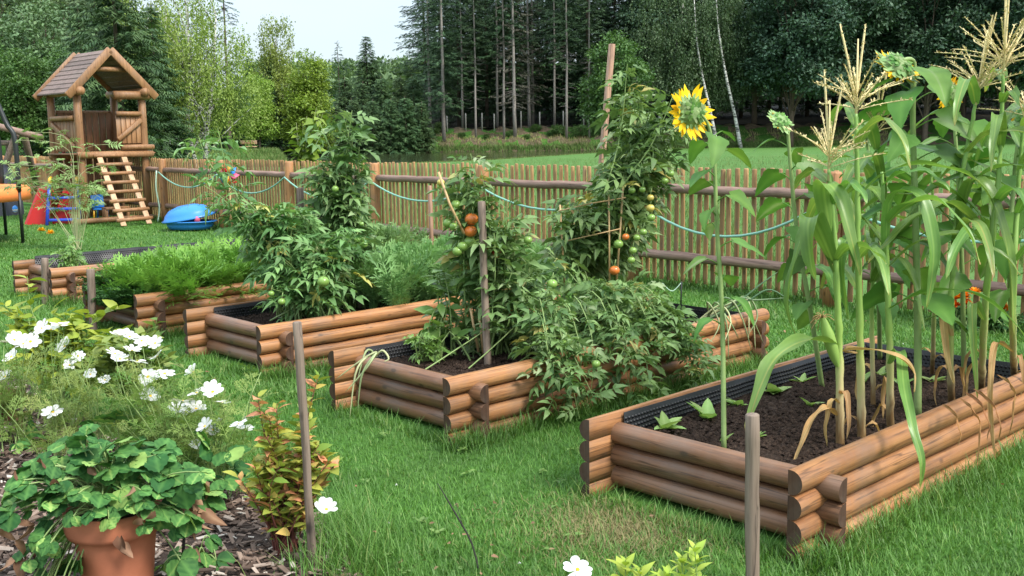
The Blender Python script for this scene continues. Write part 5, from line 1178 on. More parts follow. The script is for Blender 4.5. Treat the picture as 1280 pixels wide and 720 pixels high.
corn('tallest corn plant, its tassel reaching the top edge of the photo', [G(1226, 496, .25), P(1232, 380, Y), P(1248, 220, Y), P(1254, 90, Y)], 5, 8, (.02, 0, 1), .016, None, [
    ([P(1240, 300, Y), P(1190, 255, Y-.1), P(1150, 268, Y-.15), P(1112, 300, Y-.2), P(1085, 330, Y-.2)], .07, 'corn'),
    ([P(1230, 400, Y), P(1216, 380, Y-.05), P(1217, 430, Y-.1), P(1222, 500, Y-.14)], .045, 'corn')], tn=18, tl=.33)
Y = 4.9
corn('corn plant at the right edge with dry leaves at its foot', [G(1268, 478, .25), P(1266, 380, Y), P(1272, 250, Y), P(1280, 150, Y)], 6, 7, (.1, 0, 1), .0155, None, [
    ([P(1266, 440, Y), P(1245, 430, Y-.05), P(1238, 480, Y-.2), P(1240, 540, Y-.24), P(1245, 575, Y-.25)], .03, 'corndry')], tn=12)
Y = 5.5
corn('corn plant without tassel at the back of the bed', [G(1165, 470, .25), P(1168, 380, Y), P(1166, 260, Y), P(1163, 200, Y)], 7, 7, None, .011)
Y = 5.2
corn('thin corn plant behind the ear-bearing front one', [G(1092, 508, .25), P(1090, 400, Y), P(1092, 280, Y), P(1096, 170, Y)], 8, 7, (0, 0, 1), .011, tn=9, tl=.2)
# withered roots and leaf threads hanging over the front log
for k, (px, py, dx) in enumerate([(1192, 520, 0), (1222, 505, 6), (1232, 500, 10), (1262, 482, -4), (1213, 512, 4)]):
    a = P(px, py, 4.5); mb = MB(); g = np.random.default_rng(k); blade(mb, [a+[0, .12, .02], a+[.0, -.02, .01], a+[dx*.003+.01, -.06, -.07], a+[dx*.004, -.055, -.12-.03*k]], .014, g, 14, .012, rnd=.1, twist=4.0); o = mb.build('withered_leaf', M['corndry']); tag(o, 'withered corn leaf hanging over the front log', 'dry leaf', 'withered corn leaves over the front log')
# ---------------------------------------------------------------- lettuce seedlings
lt = heart(6, .30, .35, .1, .03, .1, 3)
for k, (px, py, s) in enumerate([(832, 536, 1.1), (884, 524, 1.2), (945, 548, .6), (968, 492, 1.2), (1003, 478, .8), (922, 508, .8), (1078, 478, .8), (1128, 482, .9), (1165, 478, 1.0), (1100, 470, .7), (1012, 508, .7), (905, 552, .5)]):
    c = G(px, py, .258); o = thing('lettuce_seedling', 'small pale lettuce seedling in the dark soil of the nearest bed', 'lettuce', c, 'lettuce seedlings in the nearest bed'); g = np.random.default_rng(k+50)
    for i in range(g.integers(4, 7)):
        a = g.uniform(0, 6.28); d = np.array([math.cos(a), math.sin(a), g.uniform(.25, 1.1)]); mb = MB(); mb.inst(lt, frames(d[None], np.array([0, 0, 1.0]))*(.105*s*g.uniform(.7, 1.2)), c[None], [g.random()]); mb.build('leaf', M['lettuce'], o)
# ---------------------------------------------------------------- onions at two bed corners
def onion(label, base, leaves, mat, seed):
    g = np.random.default_rng(seed); o = thing('onion_plant', label, 'onion', base)
    for L2 in leaves:
        mb = MB(); pts = poly(L2, 14); tube(mb, pts, .0065*np.array([.9]+[1.0]*8+[.9, .8, .6, .4, .15]), 6, rnd=g.random()); mb.build('leaf', M[mat], o)
b = G(468, 447, .36); Y = b[1]
onion('drooping pale onion leaves over the left corner of the second bed', b, [[b, P(470, 440, Y-.03), P(452, 450, Y-.08), P(420, 474, Y-.1)], [b, P(462, 444, Y-.05), P(445, 465, Y-.12), P(437, 525, Y-.14)], [b, P(466, 446, Y-.08), P(452, 470, Y-.14), P(447, 515, Y-.15)], [b, P(478, 438, Y-.02), P(486, 448, Y-.04), P(480, 452, Y-.05)], [b, P(464, 438, Y), P(456, 442, Y-.05), P(446, 478, Y-.12)], [b, P(470, 442, Y-.06), P(458, 460, Y-.12), P(432, 490, Y-.14)]], 'onion', 1)
b = onbed(BB, 2.5, .12, .33); Y = b[1]
lv = []; g_ = np.random.default_rng(5)
for k in range(9):
    u = 2.35+.5*g_.random(); lv.append([b+Ld*g_.normal(0, .1), onbed(BB, u, .0, .44+g_.random()*.06), onbed(BB, u+g_.normal(0, .05), -.09, .36), onbed(BB, u+g_.normal(0, .12), -.10-.06*g_.random(), g_.uniform(.08, .25))])
onion('withered onion leaves hanging over the right end of the second bed', b, lv, 'onion', 2)
onion('green onion leaves arching up from the right end of the second bed', b+Ld*.1, [[b+Ld*.1, P(935, 376, Y), P(962, 362, Y), P(990, 378, Y-.05)], [b+Ld*.1, P(930, 372, Y), P(950, 356, Y), P(972, 340, Y)], [b+Ld*.1, P(925, 374, Y), P(945, 375, Y), P(985, 372, Y)], [b, P(915, 380, Y), P(905, 372, Y), P(890, 385, Y)]], 'onionhi', 3)
# ---------------------------------------------------------------- marigolds by the fence and in the far bed
def pom(o, c, r, mat, g):
    n = 46; d = nrm(g.normal(size=(n, 3))); d[:, 2] = np.abs(d[:, 2]); tv = leaflet(2, .4, .2, .2); mb = MB(); mb.inst((tv[0], [tv[1]]), frames(d+np.array([0, 0, .2]), np.broadcast_to([0, 0, 1.0], d.shape))*r, np.broadcast_to(c, d.shape), g.random(n)); mb.build('flower', M[mat], o)
for k, (px, py, lab, fl) in enumerate([(1195, 412, 'orange marigold at the fence, left of two between the corn stalks', [(1196, 374), (1193, 383), (1214, 388), (1218, 367), (1205, 372), (1208, 381), (1186, 379)]), (1245, 412, 'orange marigold at the fence, right of two between the corn stalks', [(1240, 378), (1247, 391), (1252, 383), (1243, 385), (1234, 384), (1258, 389)])]):
    c = G(px, py); bush('marigold', lab, 'marigold', c, [(*(c+[0, 0, .14]), .16, .16, .1)], 26, .03, .09, 60+k, 'marig', TOM); o = bpy.data.objects[-1] if False else [x for x in COL.objects if x.name.startswith('marigold') and x.type == 'EMPTY'][-1]; g = np.random.default_rng(k)
    for (fx, fy) in fl: q = P(fx, fy, c[1]-.05); pom(o, q, .06, 'petalo', g)
c = onbed(BE, .4, .55); bush('marigold', 'yellow marigold at the left end of the farthest bed', 'marigold', c, [(*(c+[0, 0, .2]), .14, .14, .16)], 18, .04, .12, 63, 'pepper', TOM)
o = [x for x in COL.objects if x.name.startswith('marigold') and x.type == 'EMPTY'][-1]; g = np.random.default_rng(9)
for (fx, fy) in ((52, 289), (63, 292)): pom(o, P(fx, fy, c[1]), .05, 'petaly', g)
# ================================================================ foreground bed
def simple(n=4, w=.28, fold=.2, droop=.25): v, f = leaflet(n, w, fold, droop); return v, [f]
# strawberry pot
PC = np.array([-1.435, 3.60, 0]); pot = thing('strawberry_pot', 'large terracotta pot overflowing with strawberry leaves in the left foreground', 'flower pot', PC)
mb = MB(); lathe(mb, [(.001, 0), (.105, 0), (.115, .02), (.139, .245), (.143, .262), (.164, .265), (.169, .282), (.171, .335), (.167, .352), (.153, .35), (.149, .31), (.001, .31)], PC+[0, 0, .01], 40); mb.build('pot', M['terra'], pot)
mb = MB(); lathe(mb, [(.001, .325), (.07, .327), (.1495, .313)], PC+[0, 0, .01], 30); mb.build('soil', M['soil'], pot)
def rleaf(seed, n=9):
    """rounded strawberry leaflet: folded on the midrib, pleated along its side veins, toothed rim"""
    g = np.random.default_rng(seed); V = []; R = []; fold = g.uniform(.02, .28); bend = g.uniform(.05, .35); tw = g.normal(0, .12); cs = np.array([-1, -.66, -.33, 0, .33, .66, 1])
    for i in range(n+1):
        u = .5-.5*math.cos(math.pi*i/n); w = .50*math.sqrt(max(.004, 1-((u-.52)/.525)**2)); tooth = 1+(.06 if i % 2 else -.05)
        for c in cs:
            a = abs(c); x = u+.16*a*(.35-u)-.02+(.02 if a == 1 and i % 2 else 0); y = c*w*(tooth if a == 1 else 1); pl = .028*math.sin((u*1.0-a*.30)*n*math.pi*.78)*min(1, a*2.5)
            V.append((x, y, fold*abs(y)*(1-.6*abs(y))-bend*x*x+pl+tw*y*x)); R.append((.30 if a < .1 else 0)+pl*5-.05*a)
    F = [(7*i+c, 7*i+7+c, 7*i+8+c, 7*i+1+c) for i in range(n) for c in range(6)]
    return np.array(V), [np.array(F)], np.array(R)
RL = [rleaf(i) for i in range(6)]
def trifoliate(mb, e, d, up, s, g, rv=None):
    Fr = frames(np.array(d)[None], up)[0]
    for a in (-1.25, 0, 1.25):
        a += g.normal(0, .12); dd = Fr[:, 0]*math.cos(a)+Fr[:, 1]*math.sin(a)-Fr[:, 2]*g.uniform(-.05, .35); tv = RL[g.integers(6)]
        mb.inst(tv, frames(dd[None], Fr[:, 2]+g.normal(0, .2, 3))*s*g.uniform(.85, 1.1), e[None], [np.clip(g.normal(.4, .25), 0, 1) if rv is None else rv])
def strawberry(label, base, targets, s, seed, group=None, parent=None):
    g = np.random.default_rng(seed); o = parent or thing('strawberry_plant', label, 'strawberry', base, group); st = MB(); lf = MB()
    for t in targets:
        t = np.array(t); b = np.array(base)+g.normal(0, .025, 3)*[1, 1, .2]; p = bez(b, (b+t)/2+[0, 0, .10+.25*max(0, b[2]-t[2]+.05)], t, 8); tube(st, p, .0028, 5, cap=False)
        d = nrm(p[-1]-p[-3]); d = nrm(np.array([d[0], d[1], d[2]*.4-.15])); trifoliate(lf, t, d, np.array([g.normal(0, .4), g.normal(-.25, .4), 1.0]), s*1.12*g.uniform(.65, 1.25), g)
    st.build('stem', M['stemg'], o); lf.build('foliage', M['straw'], o); return o
g = np.random.default_rng(101); T = []
for k in range(125):
    a = g.uniform(0, 6.28); r = .30*math.sqrt(g.random()); T.append(PC+[r*math.cos(a)*1.2, r*math.sin(a)*.75, .385+.175*(1-(r/.30)**2)+g.normal(0, .035)])
for k in range(26):
    a = g.uniform(2.7, 4.25); r = g.uniform(.2, .27); T.append(PC+[r*math.cos(a)-.03, r*math.sin(a)*.9, g.uniform(.02, .36)])
for (px, py) in ((205, 642), (222, 660), (60, 650), (75, 690), (100, 700), (30, 600), (15, 640), (225, 700), (250, 590), (90, 620)): T.append(P(px, py, PC[1]-.16+.1*g.random()))
strawberry('leafy strawberry plant filling the terracotta pot', PC+[0, 0, .33], T, .060, 102)
# two big leafy strawberries behind the pot
c = G(150, 600); strawberry('strawberry plant with big dark leaves on the mulch behind the pot', c, [P(px, py, c[1]+dy) for px, py, dy in [(118, 530, -.1), (145, 525, 0), (175, 545, -.05), (120, 560, -.2), (205, 525, .05), (225, 545, 0), (240, 570, -.1), (185, 520, .1), (250, 545, .1), (210, 580, -.2), (160, 570, -.25), (270, 560, 0), (235, 525, .1), (195, 560, -.1)]], .095, 103)
c = G(265, 640); strawberry('strawberry runner with large drooping leaves between the pot and the orange shrub', c, [P(px, py, c[1]+dy) for px, py, dy in [(262, 560, 0), (285, 565, -.05), (280, 600, -.1), (258, 595, 0), (292, 585, .05), (245, 610, -.05)]], .085, 104)
c = G(250, 712); strawberry('low green strawberry leaves at the lower edge right of the pot', c, [P(px, py, c[1]+dy) for px, py, dy in [(222, 690, 0), (255, 690, 0), (240, 705, -.05), (270, 700, 0), (205, 705, -.05), (262, 672, .05), (275, 712, 0)]], .06, 105)
c = G(20, 560); strawberry('flat grey-green strawberry leaves at the left edge on the mulch', c, [P(px, py, c[1]+dy) for px, py, dy in [(5, 545, 0), (35, 530, .1), (20, 555, -.1), (55, 545, 0), (70, 555, -.05), (-15, 560, 0), (45, 560, -.1)]], .085, 106)
# dry brown leaves hanging by the pot
def drycl(label, pts, s, seed):
    g = np.random.default_rng(seed); mb = MB(); tv = heart(5, .38, .5, .6, .06, .16, seed)
    for p in pts: d = np.array([g.normal(0, .5), g.normal(0, .5), -.8]); mb.inst(tv, frames(d[None], g.normal(size=3))*s*g.uniform(.7, 1.2), np.array(p)[None], [g.random()])
    tag(mb.build('dry_leaves', M['dryleaf']), label, 'dry leaves')
g = np.random.default_rng(107)
drycl('brown withered leaves hanging in a bunch right of the terracotta pot', [P(235+g.normal(0, 12), 632+g.normal(0, 18), 3.62+g.normal(0, .04)) for _ in range(16)], .075, 1)
mb = MB(); tube(mb, [G(226, 722), P(229, 690, 3.66), P(232, 640, 3.64)], .006, 6); tag(mb.build('dead_stem', M['twig']), 'dark stem carrying the bunch of withered leaves', 'stem')
drycl('single curled dry leaf on the front of the terracotta pot', [P(150, 672, 3.43), P(153, 680, 3.43)], .06, 2)
drycl('reddish withered leaves mixed into the top of the potted strawberry', [P(70, 600, 3.45), P(112, 585, 3.5), P(52, 575, 3.5), P(165, 610, 3.45), P(20, 590, 3.5), P(190, 640, 3.4), P(175, 648, 3.4)], .05, 7)
drycl('pale dry leaves hanging at the left side of the terracotta pot', [P(32, 650, 3.5), P(38, 655, 3.48), P(48, 680, 3.5), P(20, 680, 3.5), P(5, 660, 3.52), P(10, 700, 3.5), P(30, 700, 3.5)], .075, 3)
drycl('heap of dry beige leaves on the mulch at the left edge', [P(10+g.normal(0, 12), 512+g.normal(0, 10), 5.6+g.normal(0, .08)) for _ in range(14)], .12, 4)
# ---------------------------------------------------------------- yellow and orange blueberry shrub
c = G(356, 690); g = np.random.default_rng(110); BLT = [simple(4, .24, .25, .2), simple(4, .28, .15, .4)]
o = bush('blueberry_shrub', 'small shrub with yellow-green leaves turning orange beside the thin stake', 'shrub', c, [ell(328, 592, 4.0, .16, .16, .16), ell(372, 575, 4.0, .17, .17, .19), ell(350, 540, 4.0, .14, .14, .13), ell(396, 592, 4.0, .14, .14, .12), ell(362, 632, 4.0, .17, .15, .11), ell(386, 535, 4.02, .08, .08, .10), ell(330, 560, 4.0, .09, .09, .10)], 60, .0155, .062, 111, 'blueb', BLT, 'stemred', .7, srad=.0042, spread=.02,
     extra=[[c, P(372, 600, 4.0), P(385, 520, 4.02), P(398, 470, 4.04)], [c, P(350, 600, 4.0), P(330, 540, 4.0), P(322, 495, 4.02)], [c, P(380, 640, 4.0), P(395, 570, 4.0), P(418, 590, 4.0)], [c, P(376, 640, 4.0), P(350, 560, 4.0), P(346, 505, 4.0)]])
# golden shrub behind the cosmos
c = G(70, 520); bush('golden_shrub', 'golden-leaved young shrub behind the white cosmos at the left', 'shrub', c, [ell(75, 405, 6.2, .2, .18, .14), ell(45, 415, 6.2, .16, .15, .14), ell(115, 405, 6.2, .16, .14, .12), ell(140, 430, 6.1, .14, .12, .16), ell(25, 400, 6.2, .1, .1, .1)], 36, .026, .10, 112, 'gold', BLT, 'stemg', .5, srad=.005,
     extra=[[c, P(60, 430, 6.2), P(40, 390, 6.2), P(34, 345, 6.2)], [c, P(100, 440, 6.2), P(118, 400, 6.2), P(150, 385, 6.2)], [c, P(40, 440, 6.2), P(18, 400, 6.2), P(5, 380, 6.2)]])
c = G(215, 520); bush('golden_shrub', 'thin willowy green shrub among the white cosmos behind the grey stake', 'shrub', c, [ell(170, 440, 5.7, .22, .18, .2), ell(130, 450, 5.8, .2, .18, .18), ell(185, 410, 5.9, .15, .14, .1), ell(110, 470, 5.7, .18, .16, .16)], 44, .03, .085, 113, 'cosleaf', BLT, 'stemg', .6, srad=.004)
# ---------------------------------------------------------------- white cosmos
def cosmos_flower(o, c, n_, R0, g, petals=8):
    n_ = nrm(n_); F3 = frames(n_[None], np.array([.2, .1, 1.0]))[0]; h = MB(); Mh = np.stack([F3[:, 1], F3[:, 2], F3[:, 0]], -1); ab = np.arange(petals)*6.283/petals+g.uniform(0, 1)
    t = np.linspace(0, 1, 5); wd = np.array([.05, .17, .27, .31, .20])*g.uniform(.9, 1.1); V = []
    for a, b in zip(t, wd): V += [(a, b, .06*b), (a+.05*(a == 1)*0, 0, .04*math.sin(a*3)), (a, -b, .06*b)]
    V[12] = (.93, wd[4], .02); V[13] = (1.02, 0, .0); V[14] = (.95, -wd[4], .02)
    tpl = (np.array(V), [np.array([(3*i, 3*i+3, 3*i+4, 3*i+1) for i in range(4)]+[(3*i+1, 3*i+4, 3*i+5, 3*i+2) for i in range(4)])])
    cupv = g.uniform(.0, .5)
    rad = np.cos(ab)[:, None]*Mh[:, 0]+np.sin(ab)[:, None]*Mh[:, 1]; tl = g.normal(cupv, .12, petals); D = rad*np.cos(tl)[:, None]+n_*np.sin(tl)[:, None]
    h.inst(tpl, frames(D, np.broadcast_to(n_, D.shape)+g.normal(0, .12, D.shape))*(R0*g.uniform(.88, 1.1, petals))[:, None, None], c+rad*R0*.08, g.random(petals)); f = h.build('flower', M['petalw'], o)
    mb = MB(); lathe(mb, [(R0*.16, 0), (R0*.14, R0*.06), (.0005, R0*.09)], c, 10, M=Mh); mb.build('flower_centre', M['discy'], f)
COSF = [frond(60+i, 6, .017, .1) for i in range(4)]
def cosmos(label, base, flowers, seed, group, leafn=90, R0=.041, spread=.12):
    g = np.random.default_rng(seed); base = np.array(base); o = thing('cosmos_plant', label, 'cosmos', base, group); st = MB(); stems = []
    for f in flowers:
        p = np.array(f); b = base+np.array([*g.normal(0, .04, 2), 0]); s = bez(b, np.array([b[0]*.4+p[0]*.6, b[1]*.4+p[1]*.6, p[2]*.75])+np.array([*g.normal(0, .03, 2), 0]), p, 10); stems.append(s); tube(st, s, .0030*np.linspace(1.2, .5, 10), 5, cap=False)
    lf = MB()
    if leafn:
        ex = []
        for k in range(max(6, leafn//9)):
            b = base+np.array([*g.normal(0, .04, 2), 0]); e = b+np.array([*g.normal(0, spread, 2), g.uniform(.25, .55)]); s = bez(b, (b+e)/2+[0, 0, .08], e, 8); ex.append(s); tube(st, s, .0025, 5, cap=False)
        vine_leaves(lf, [s[1:7] for s in stems]+ex, COSF, .06, .13, g, .6)
        lf.build('foliage', M['cosleaf'], o)
    st.build('stem', M['stemg'], o)
    for f in flowers:
        cosmos_flower(o, np.array(f), np.array([g.normal(-.05, .35), g.normal(-.40, .3), .9]) if len(flowers) > 1 else np.array([.1, -.4, 1.0]), R0*g.uniform(.85, 1.12), g, 8)
    return o
GC = 'white cosmos plants in the left flower bed'; SL = 'white cosmos with feathery leaves in the flower bed at left'
CL = [((65, 520), 5.75, [(53, 410), (64, 412), (75, 407), (81, 433)], .048), ((15, 545), 5.5, [(6, 428), (18, 425), (29, 430), (38, 427), (14, 446)], .048), ((-10, 560), 5.4, [(6, 471), (-12, 455), (-25, 440)], .046), ((70, 590), 5.05, [(66, 515)], .044), ((120, 560), 5.25, [(87, 456), (113, 468), (131, 475), (98, 445)], .036),
      ((185, 590), 5.1, [(150, 420), (162, 421), (177, 426), (194, 429), (165, 438)], .046), ((200, 600), 4.95, [(196, 446), (144, 442), (150, 449), (185, 471), (206, 467), (172, 452)], .047), ((210, 610), 4.85, [(188, 495), (228, 501), (232, 515), (245, 511), (222, 512)], .046), ((262, 600), 4.8, [(246, 491), (266, 490), (277, 503), (241, 465)], .045), ((285, 620), 4.7, [(275, 526), (266, 537), (256, 533), (306, 537), (312, 524), (298, 530)], .040), ((225, 615), 4.75, [(258, 560), (245, 556)], .030)]
for k, (b, Y, fl, R0) in enumerate(CL):
    gg = np.random.default_rng(200+k); bb = P(b[0], b[1], Y); bb[2] = 0
    lab = {0: 'white cosmos standing before the golden shrub', 1: 'white cosmos at the left edge with several flat flowers in a row', 2: 'white cosmos cut by the left edge', 3: 'low white cosmos with a single flower above the dry beige leaves', 9: 'rightmost white cosmos of the clump, beside the orange shrub'}.get(k, 'white cosmos in the middle of the clump behind the strawberry pot')
    cosmos(lab, bb, [P(x, y, Y+gg.normal(0, .12)) for x, y in fl], 200+k, GC if lab.startswith('white cosmos in the middle') else None, 70, R0)
b = G(398, 716); cosmos('lone white cosmos flower right of the orange shrub', b, [P(408, 637, b[1]-.06)], 230, None, 0, .046, .05)
b = np.array([.235, 3.25, 0]); cosmos('lone white cosmos flower at the bottom edge below the nearest bed', b, [P(722, 712, 3.25)], 231, None, 0, .048, .06)
# leafy shoots at the bottom edge
def shoot(label, tops, Y, seed, s=.075):
    g = np.random.default_rng(seed); b = P(tops[0][0]+6, 720, Y); b[2] = 0; o = thing('leafy_shoot', label, 'plant', b); st = MB(); lf = MB(); tv = simple(5, .24, .22, .25)
    for (px, py) in tops:
        t = P(px, py, Y); s_ = bez(b+[g.normal(0, .02), g.normal(0, .02), 0], (b+t)/2+[g.normal(0, .02), 0, .05], t, 10); tube(st, s_, .004*np.linspace(1, .5, 10), 5, cap=False)
        for k in range(12):
            u = 1-.035*k-.01; p = s_[min(9, int(u*9))]+(s_[min(9, int(u*9)+1)]-s_[min(9, int(u*9))])*((u*9) % 1); a = k*2.4+g.normal(0, .3); d = np.array([math.cos(a), math.sin(a), 1.5-k*.09]); lf.inst(tv, frames(d[None], -np.array([math.cos(a), math.sin(a), -.4]))*s*g.uniform(.7, 1.15)*min(1, .45+k*.12), p[None], [g.uniform(.2, 1)])
    st.build('stem', M['stemg'], o); lf.build('foliage', M['gold'], o); return o
shoot('yellow-green leafy shoot at the bottom edge left of the front stake, its taller right tip', [(868, 682), (852, 697)], 3.15, 1); shoot('yellow-green leafy shoot at the bottom edge next to the lone cosmos flower', [(782, 700), (800, 712), (838, 715)], 3.12, 2)
# thin dark twig in the lawn
b = G(600, 716); tw = thing('dark_twig', 'thin dark bare twig sticking up from the lawn in the foreground', 'twig', b); mb = MB(); tube(mb, poly([b-[0, 0, .02], P(590, 680, b[1]+.03), P(568, 640, b[1]+.04), P(547, 604, b[1]+.05)], 10), [.0035]*7+[.003, .002, .0015], 5); tube(mb, [P(578, 655, b[1]+.035), P(570, 628, b[1]+.1)], .0012, 4); mb.build('stem', M['twig'], tw)
# little green rod with a loop of string on the lawn
b = G(851, 385); rd = thing('garden_rod', 'thin dark green metal rod with a pale string on the lawn behind the second bed', 'rod', b); mb = MB(); tube(mb, [b, P(852, 352, b[1])], .008, 6); mb.build('rod', M['cord'], rd); mb = MB(); tube(mb, poly([P(852, 353, b[1]), P(840, 364, b[1]), P(828, 354, b[1])], 10), .005, 5); mb.build('string', M['hosepale'], rd)
# ---------------------------------------------------------------- young tree at the left, thin stems
c = G(97, 312); tl = []; g = np.random.default_rng(120)
FT = [compound(80+i, 5, .15, .26, .3) for i in range(5)]
ends = [(20, 175), (5, 205), (45, 200), (60, 240), (35, 165), (80, 235), (100, 215), (120, 235), (140, 225), (95, 260), (130, 250), (55, 265), (20, 225), (0, 235), (148, 205), (115, 265), (45, 225), (75, 205), (140, 180), (100, 240), (85, 250), (108, 252), (60, 225)]
ex = []
for (px, py) in ends: t = P(px, py, c[1]+g.normal(0, .25)); m_ = P(95+(px-95)*.15, min(py+10, 235), c[1]); ex.append([c, (c+m_)/2+np.array([g.normal(0, .05), 0, 0]), m_, t])
bush('young_fruit_tree', 'young slender tree with feathery leaves and bare thin stems before the playhouse', 'tree', c, [ell(90, 240, c[1], .5, .35, .25), ell(30, 215, c[1], .4, .3, .25), ell(125, 235, c[1], .3, .25, .25)], 7, .09, .27, 121, 'fruit', FT, 'stempale', .15, srad=.0055, spread=.03, extra=ex, lt=.6)
# slender sapling by the pond
c = at(385, 40); bush('sapling', 'thin pale sapling between the fence and the pond, left of the tall tomato', 'tree', c, [ell(378, 165, 40, .7, .5, .6), ell(395, 150, 40, .6, .5, .7), ell(388, 180, 40, .5, .5, .4)], 30, .22, .5, 122, 'yellowgr', [simple(2, .3, .2, .3)], 'stempale', 0, srad=.02)
# ================================================================ bark chips
g = np.random.default_rng(130); n = 9000; lo, hi = np.array([-3.4, 3.1]), np.array([-.3, 7.4]); q = g.uniform(lo, hi, (n*3, 2)); q = q[inpoly(q, MULCH)][:n]; n = len(q)
s = g.uniform(.010, .042, n)*g.uniform(.5, 1, n); tpl = (np.array([(-1, -.32, 0), (1, -.25, .05), (.9, .3, 0), (-.85, .28, .05), (-1, -.32, .14), (1, -.25, .2), (.9, .3, .15), (-.85, .28, .18)]), [np.array([(4, 5, 6, 7), (0, 1, 5, 4), (1, 2, 6, 5), (2, 3, 7, 6), (3, 0, 4, 7)])])
mb = MB(); mb.inst(tpl, frames(np.column_stack([g.normal(size=(n, 2)), g.normal(0, .35, n)]), np.column_stack([g.normal(0, .35, n), g.normal(0, .35, n), np.ones(n)]))*s[:, None, None], np.column_stack([q, g.uniform(.005, .03, n)]), g.random(n)**1.3)
tag(mb.build('bark_chips', M['chip'], smooth=False), 'brown bark chips covering the flower bed at left', 'bark mulch', kind='stuff')
# ================================================================ lawn grass
g = np.random.default_rng(140)
def scatter(n, ymin, ymax, hw):
    Y = ymin*(ymax/ymin)**g.random(n) if ymin > 0 else g.uniform(ymin, ymax, n); X = g.uniform(-hw, hw, n)*(Y+1.2); return X, Y
tplg = (np.array([(0, .5, 0), (.5, .42, .10), (.5, -.42, .10), (0, -.5, 0), (1, 0, .42)]), [np.array([[0, 1, 2, 3]]), np.array([[1, 4, 2]])])
def lawn(n, ymin, ymax, h0, h1, w, hw=.60):
    X, Y = scatter(n, ymin, ymax, hw); m = ~inbed(X, Y) & (Y < FY(X)-.02); pts = np.column_stack([X, Y]); m &= ~inpoly(pts, MULCH)
    dry = np.exp(-(((X-.45)**2+(Y-4.25)**2)/.07)); m &= g.random(n) > dry*.75
    X, Y = X[m], Y[m]; k = len(X)
    lush = .5+.5*np.sin(X*1.9+np.sin(Y*2.3)*1.3)*np.sin(Y*1.6+X*.7); lush = .75+.5*lush*g.uniform(.6, 1.3, k)
    H = np.minimum(g.uniform(h0, h1, k)*lush*np.where(g.random(k) < .05, 1.7, 1), h1*1.7); a = g.random(k)*6.28; l = np.abs(g.normal(.35, .32, k))
    D = np.column_stack([np.cos(a)*l, np.sin(a)*l, np.ones(k)]); Fm = frames(D, np.column_stack([np.cos(a), np.sin(a), np.zeros(k)])); Fm = Fm*np.stack([H, w*g.uniform(.7, 1.3, k), H], -1)[:, None, :]
    rv = np.clip(g.normal(.45, .22, k)+(lush-1)*.25+np.where(g.random(k) < .03, .5, 0), 0, 1)
    mb.inst(tplg, Fm, np.column_stack([X, Y, HZ(X, Y)]), rv)
mb = MB(); lawn(210000, 2.7, 7.0, .02, .058, .0036, .60); lawn(170000, 6.5, 13, .02, .055, .0070, .55); lawn(120000, 12, 27, .02, .055, .013, .55)
tag(mb.build('lawn_grass', M['grass']), 'short green lawn grass around the raised beds', 'grass', kind='stuff')
# taller unmown grass against logs and stakes
mb = MB()
def edge(p, q, n, h0, h1, w=.004, spread=.04):
    global mb
    t = g.random(n); c = np.array(p)[None]+(np.array(q)-np.array(p))[None]*t[:, None]+np.column_stack([g.normal(0, spread, (n, 2)), np.zeros(n)]); a = g.random(n)*6.28; l = np.abs(g.normal(.3, .25, n)); H = g.uniform(h0, h1, n)
    Fm = frames(np.column_stack([np.cos(a)*l, np.sin(a)*l, np.ones(n)]), np.column_stack([np.cos(a), np.sin(a), np.zeros(n)]))*np.stack([H, np.full(n, w), H], -1)[:, None, :]; mb.inst(tplg, Fm, c, np.clip(g.normal(.5, .25, n), 0, 1))
for P0, L_, W_ in beds:
    z = -SOILZ; B0 = P0[:2]
    edge(onbed(B0, 0, -.12, 0), onbed(B0, L_, -.12, 0), int(900*L_), .04, .15); edge(onbed(B0, .0, -.1, 0), onbed(B0, .0, W_+.1, 0), 500, .03, .12); edge(onbed(B0, -.04, -.1, 0), onbed(B0, .1, -.16, 0), 260, .05, .18); edge(onbed(B0, L_+.02, -.1, 0), onbed(B0, L_+.02, W_, 0), 500, .04, .13)
edge(fp(-8, 0, .0), fp(6, 0, .0), 9000, .05, .22, .008, .06); edge(G(391, 715), G(470, 715), 500, .05, .2, .0035, .08)
edge(G(440, 700), G(430, 660), 900, .05, .22, .0035, .09)
tag(mb.build('edge_grass', M['grass']), 'longer unmown grass along the log walls and the fence', 'grass', kind='stuff')
# dry patch by the corner of the nearest bed
mb = MB(); n = 5000; X = .45+g.normal(0, .22, n); Y = 4.22+g.normal(0, .2, n); ok = ~inbed(X, Y); X, Y = X[ok], Y[ok]; n = len(X); a = g.random(n)*6.28; l = np.abs(g.normal(.9, .5, n)); H = g.uniform(.02, .06, n)
Fm = frames(np.column_stack([np.cos(a)*l, np.sin(a)*l, np.ones(n)]), np.column_stack([np.cos(a), np.sin(a), np.zeros(n)]))*np.stack([H, np.full(n, .0035), H], -1)[:, None, :]; mb.inst(tplg, Fm, np.column_stack([X, Y, np.zeros(n)]), g.random(n))
tag(mb.build('dry_grass', M['drygrass']), 'straw-coloured dry grass at the left corner of the nearest bed', 'grass', kind='stuff')
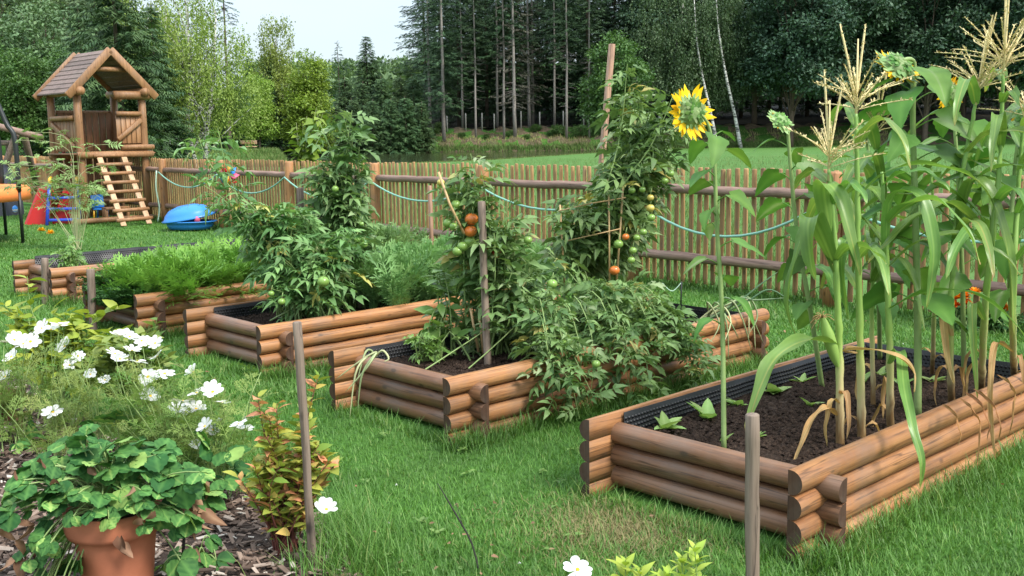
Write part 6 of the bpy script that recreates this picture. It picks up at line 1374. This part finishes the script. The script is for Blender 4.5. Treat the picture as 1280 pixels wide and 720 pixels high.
# clover heads, small weeds and fallen bits in the lawn
mb = MB(); n = 260; X = g.uniform(-2.2, 3.2, n); Y = g.uniform(3.2, 9.5, n); ok = ~inbed(X, Y, .05) & ~inpoly(np.column_stack([X, Y]), MULCH); X, Y = X[ok], Y[ok]
tv = leaflet(3, .34, .25, .35)
for x, y in zip(X[:150], Y[:150]):
    k = g.integers(4, 9); a = g.random(k)*6.28; mb.inst((tv[0], [tv[1]]), frames(np.column_stack([np.cos(a), np.sin(a), g.uniform(.2, .9, k)]), (0, 0, 1))*g.uniform(.014, .034, k)[:, None, None], np.broadcast_to([x, y, .022], (k, 3))+g.normal(0, .012, (k, 3))*[1, 1, 0], g.random(k))
tag(mb.build('lawn_weeds', M['pepper']), 'small broad-leaved weeds in the lawn', 'weeds', kind='stuff')
mb = MB()
for x, y in zip(X[150:], Y[150:]): d = nrm(g.normal(size=(9, 3))); d[:, 2] = abs(d[:, 2]); mb.inst(DIAM, frames(d, (0, 0, 1))*.009, np.broadcast_to([x, y, g.uniform(.03, .055)], (9, 3)), g.random(9))
tag(mb.build('clover_heads', M['petalw']), 'tiny white clover heads in the lawn', 'clover', kind='stuff')
mb = MB(); n = 130; X = g.uniform(-2.2, 3.2, n); Y = g.uniform(3.1, 9.5, n); X[:25] = g.normal(-.35, .2, 25); Y[:25] = g.normal(4.1, .3, 25); ok = ~inbed(X, Y); X, Y = X[ok][:70], Y[ok][:70]; n = len(X)
mb.inst((tv[0], [tv[1]]), frames(g.normal(size=(n, 3))*[1, 1, .3], np.column_stack([g.normal(0, .4, n), g.normal(0, .4, n), np.ones(n)]))*g.uniform(.012, .035, n)[:, None, None], np.column_stack([X, Y, g.uniform(.015, .035, n)]), g.random(n))
tag(mb.build('fallen_leaves', M['dryleaf']), 'scattered dry brown leaves lying in the lawn', 'dry leaves', kind='stuff')
# meadow grass beyond the fence
n = 60000; Y = 12*(72/12)**g.random(n); X = g.uniform(-.6, .62, n)*Y; ok = (Y > FY(X)+.2) & (Y < NS(X)-5); X, Y = X[ok], Y[ok]; n = len(X); mb = MB()
tufts(mb, X, Y, .08, .26, .012, np.clip(g.normal(.2, .15, n), 0, 1), .3); tag(mb.build('meadow_tufts', M['reed']), 'longer pale meadow grass beyond the fence', 'grass', kind='stuff')
